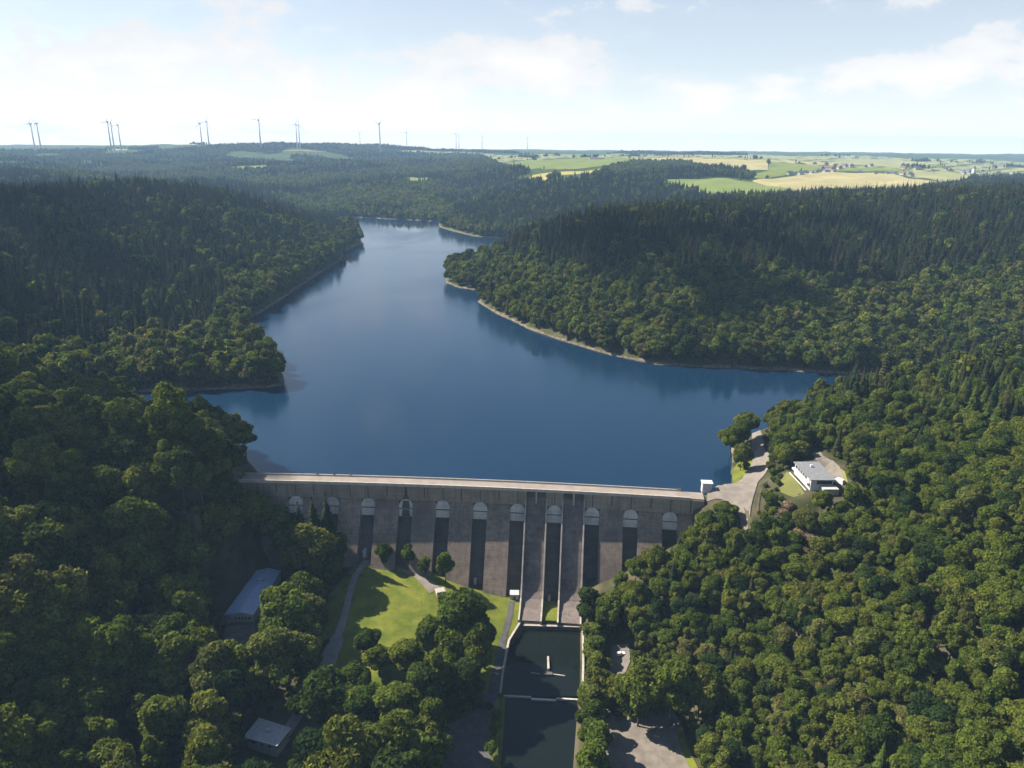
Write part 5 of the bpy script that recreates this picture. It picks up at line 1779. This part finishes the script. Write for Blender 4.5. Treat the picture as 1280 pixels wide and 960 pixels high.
L.new(covh, mxs.inputs[0]); L.new(sky.outputs[0], mxs.inputs[6]); L.new(cc.outputs[2], mxs.inputs[7])
he = m_('EXPONENT', m_('MULTIPLY', m_('MAXIMUM', el_, 0.0), -20.0))
hc = N.new('ShaderNodeCombineXYZ')
for i_, k_ in enumerate((.95, .75, .52)): L.new(m_('MULTIPLY_ADD', he, k_, 1.0), hc.inputs[i_])
vs_ = N.new('ShaderNodeVectorMath'); vs_.operation = 'MULTIPLY'
L.new(mxs.outputs[2], vs_.inputs[0]); L.new(hc.outputs[0], vs_.inputs[1])
L.new(vs_.outputs[0], bg.inputs[0])

cm_, nt, N, L = new_mat('shade_cloud')
out = N.new('ShaderNodeOutputMaterial'); d_ = N.new('ShaderNodeBsdfDiffuse'); t_ = N.new('ShaderNodeBsdfTranslucent'); x_ = N.new('ShaderNodeMixShader')
d_.inputs[0].default_value = (.9, .9, .9, 1); t_.inputs[0].default_value = (.9, .9, .9, 1); x_.inputs[0].default_value = .5
L.new(d_.outputs[0], x_.inputs[1]); L.new(t_.outputs[0], x_.inputs[2]); L.new(x_.outputs[0], out.inputs[0])


def cloud(spots, height, seed):
    g = random.Random(seed)
    bm = bmesh.new()
    for (gx, gy, w, n) in spots:
        # the spot of ground this part of the cloud shades
        k = (height - 60) / sd.z
        c = Vector((gx, gy, 60)) + sd * k
        for i in range(n):
            a, q = g.uniform(0, 6.28), math.sqrt(g.random())
            r = w * g.uniform(.16, .34) * (1.15 - .5 * q)
            p = c + Vector((math.cos(a) * w * q, math.sin(a) * w * q, g.uniform(-.05, .25) * w * (1 - q)))
            res = bmesh.ops.create_icosphere(bm, subdivisions=3, radius=r)
            for v in res['verts']:
                n_ = math.sin(v.co.x * .05 + i) * math.sin(v.co.y * .06 + 2 * i) * math.sin(v.co.z * .05 + i) + .5 * math.sin(v.co.x * .13 + i) * math.sin(v.co.y * .15)
                v.co *= 1 + .16 * n_
                v.co.z *= .62
                v.co += p
    me = bpy.data.meshes.new('cloud'); bm.to_mesh(me); bm.free()
    me.polygons.foreach_set('use_smooth', [True] * len(me.polygons))
    o_ = link_mesh('cloud', me, None, [cm_]); tag(o_, kind='structure')


SHADE_SPOTS = [(-840, 1000, 240, 30), (-640, 880, 170, 22), (-590, 1130, 150, 18), (-920, 760, 230, 20), (-560, 640, 120, 14), (-480, 510, 90, 10), (-330, 440, 80, 10), (-290, 360, 66, 9), (-245, 430, 50, 8), (150, 990, 100, 14), (210, 900, 110, 16), (215, 800, 85, 12), (310, 860, 110, 14), (330, 960, 100, 12), (460, 1010, 90, 10)]
cloud(SHADE_SPOTS, 1250, 5)  # unseen cloud above the frame, added so its shade darkens these hill spots

hm, nt, N, L = new_mat('haze')
out = N.new('ShaderNodeOutputMaterial'); pv = N.new('ShaderNodeVolumePrincipled')
pv.inputs['Color'].default_value = (.42, .67, 1.0, 1); pv.inputs['Density'].default_value = 6.4e-5; pv.inputs['Anisotropy'].default_value = 0.0
L.new(pv.outputs[0], out.inputs['Volume'])
mb = MB(); mb.box(-13200, 13200, -700, 13200, -75, 420)
hz_ = mb.build('haze', hm); tag(hz_, kind='stuff')

# ------------------------------------------------------------------ camera and render settings
cam = bpy.data.cameras.new('camera'); cam.sensor_width = 36; cam.lens = 36 * FPX / 1280; cam.clip_start = 1; cam.clip_end = 120000
co = bpy.data.objects.new('camera', cam); COL.objects.link(co)
co.location = (0, 0, CAMZ); co.rotation_euler = (Matrix.Rotation(math.pi / 2 - PITCH, 3, 'X') @ Matrix.Rotation(ROLL, 3, 'Z')).to_euler()
S.camera = co
S.view_settings.view_transform = 'Standard'; S.view_settings.look = 'None'; S.view_settings.exposure = 1.35; S.view_settings.gamma = 1.0
S.view_settings.use_curve_mapping = False
S.render.engine = 'CYCLES'
S.cycles.max_bounces = 5; S.cycles.diffuse_bounces = 2; S.cycles.glossy_bounces = 2; S.cycles.transmission_bounces = 2; S.cycles.volume_bounces = 0; S.cycles.transparent_max_bounces = 4
S.cycles.use_denoising = True
S.cycles.caustics_reflective = False; S.cycles.caustics_refractive = False
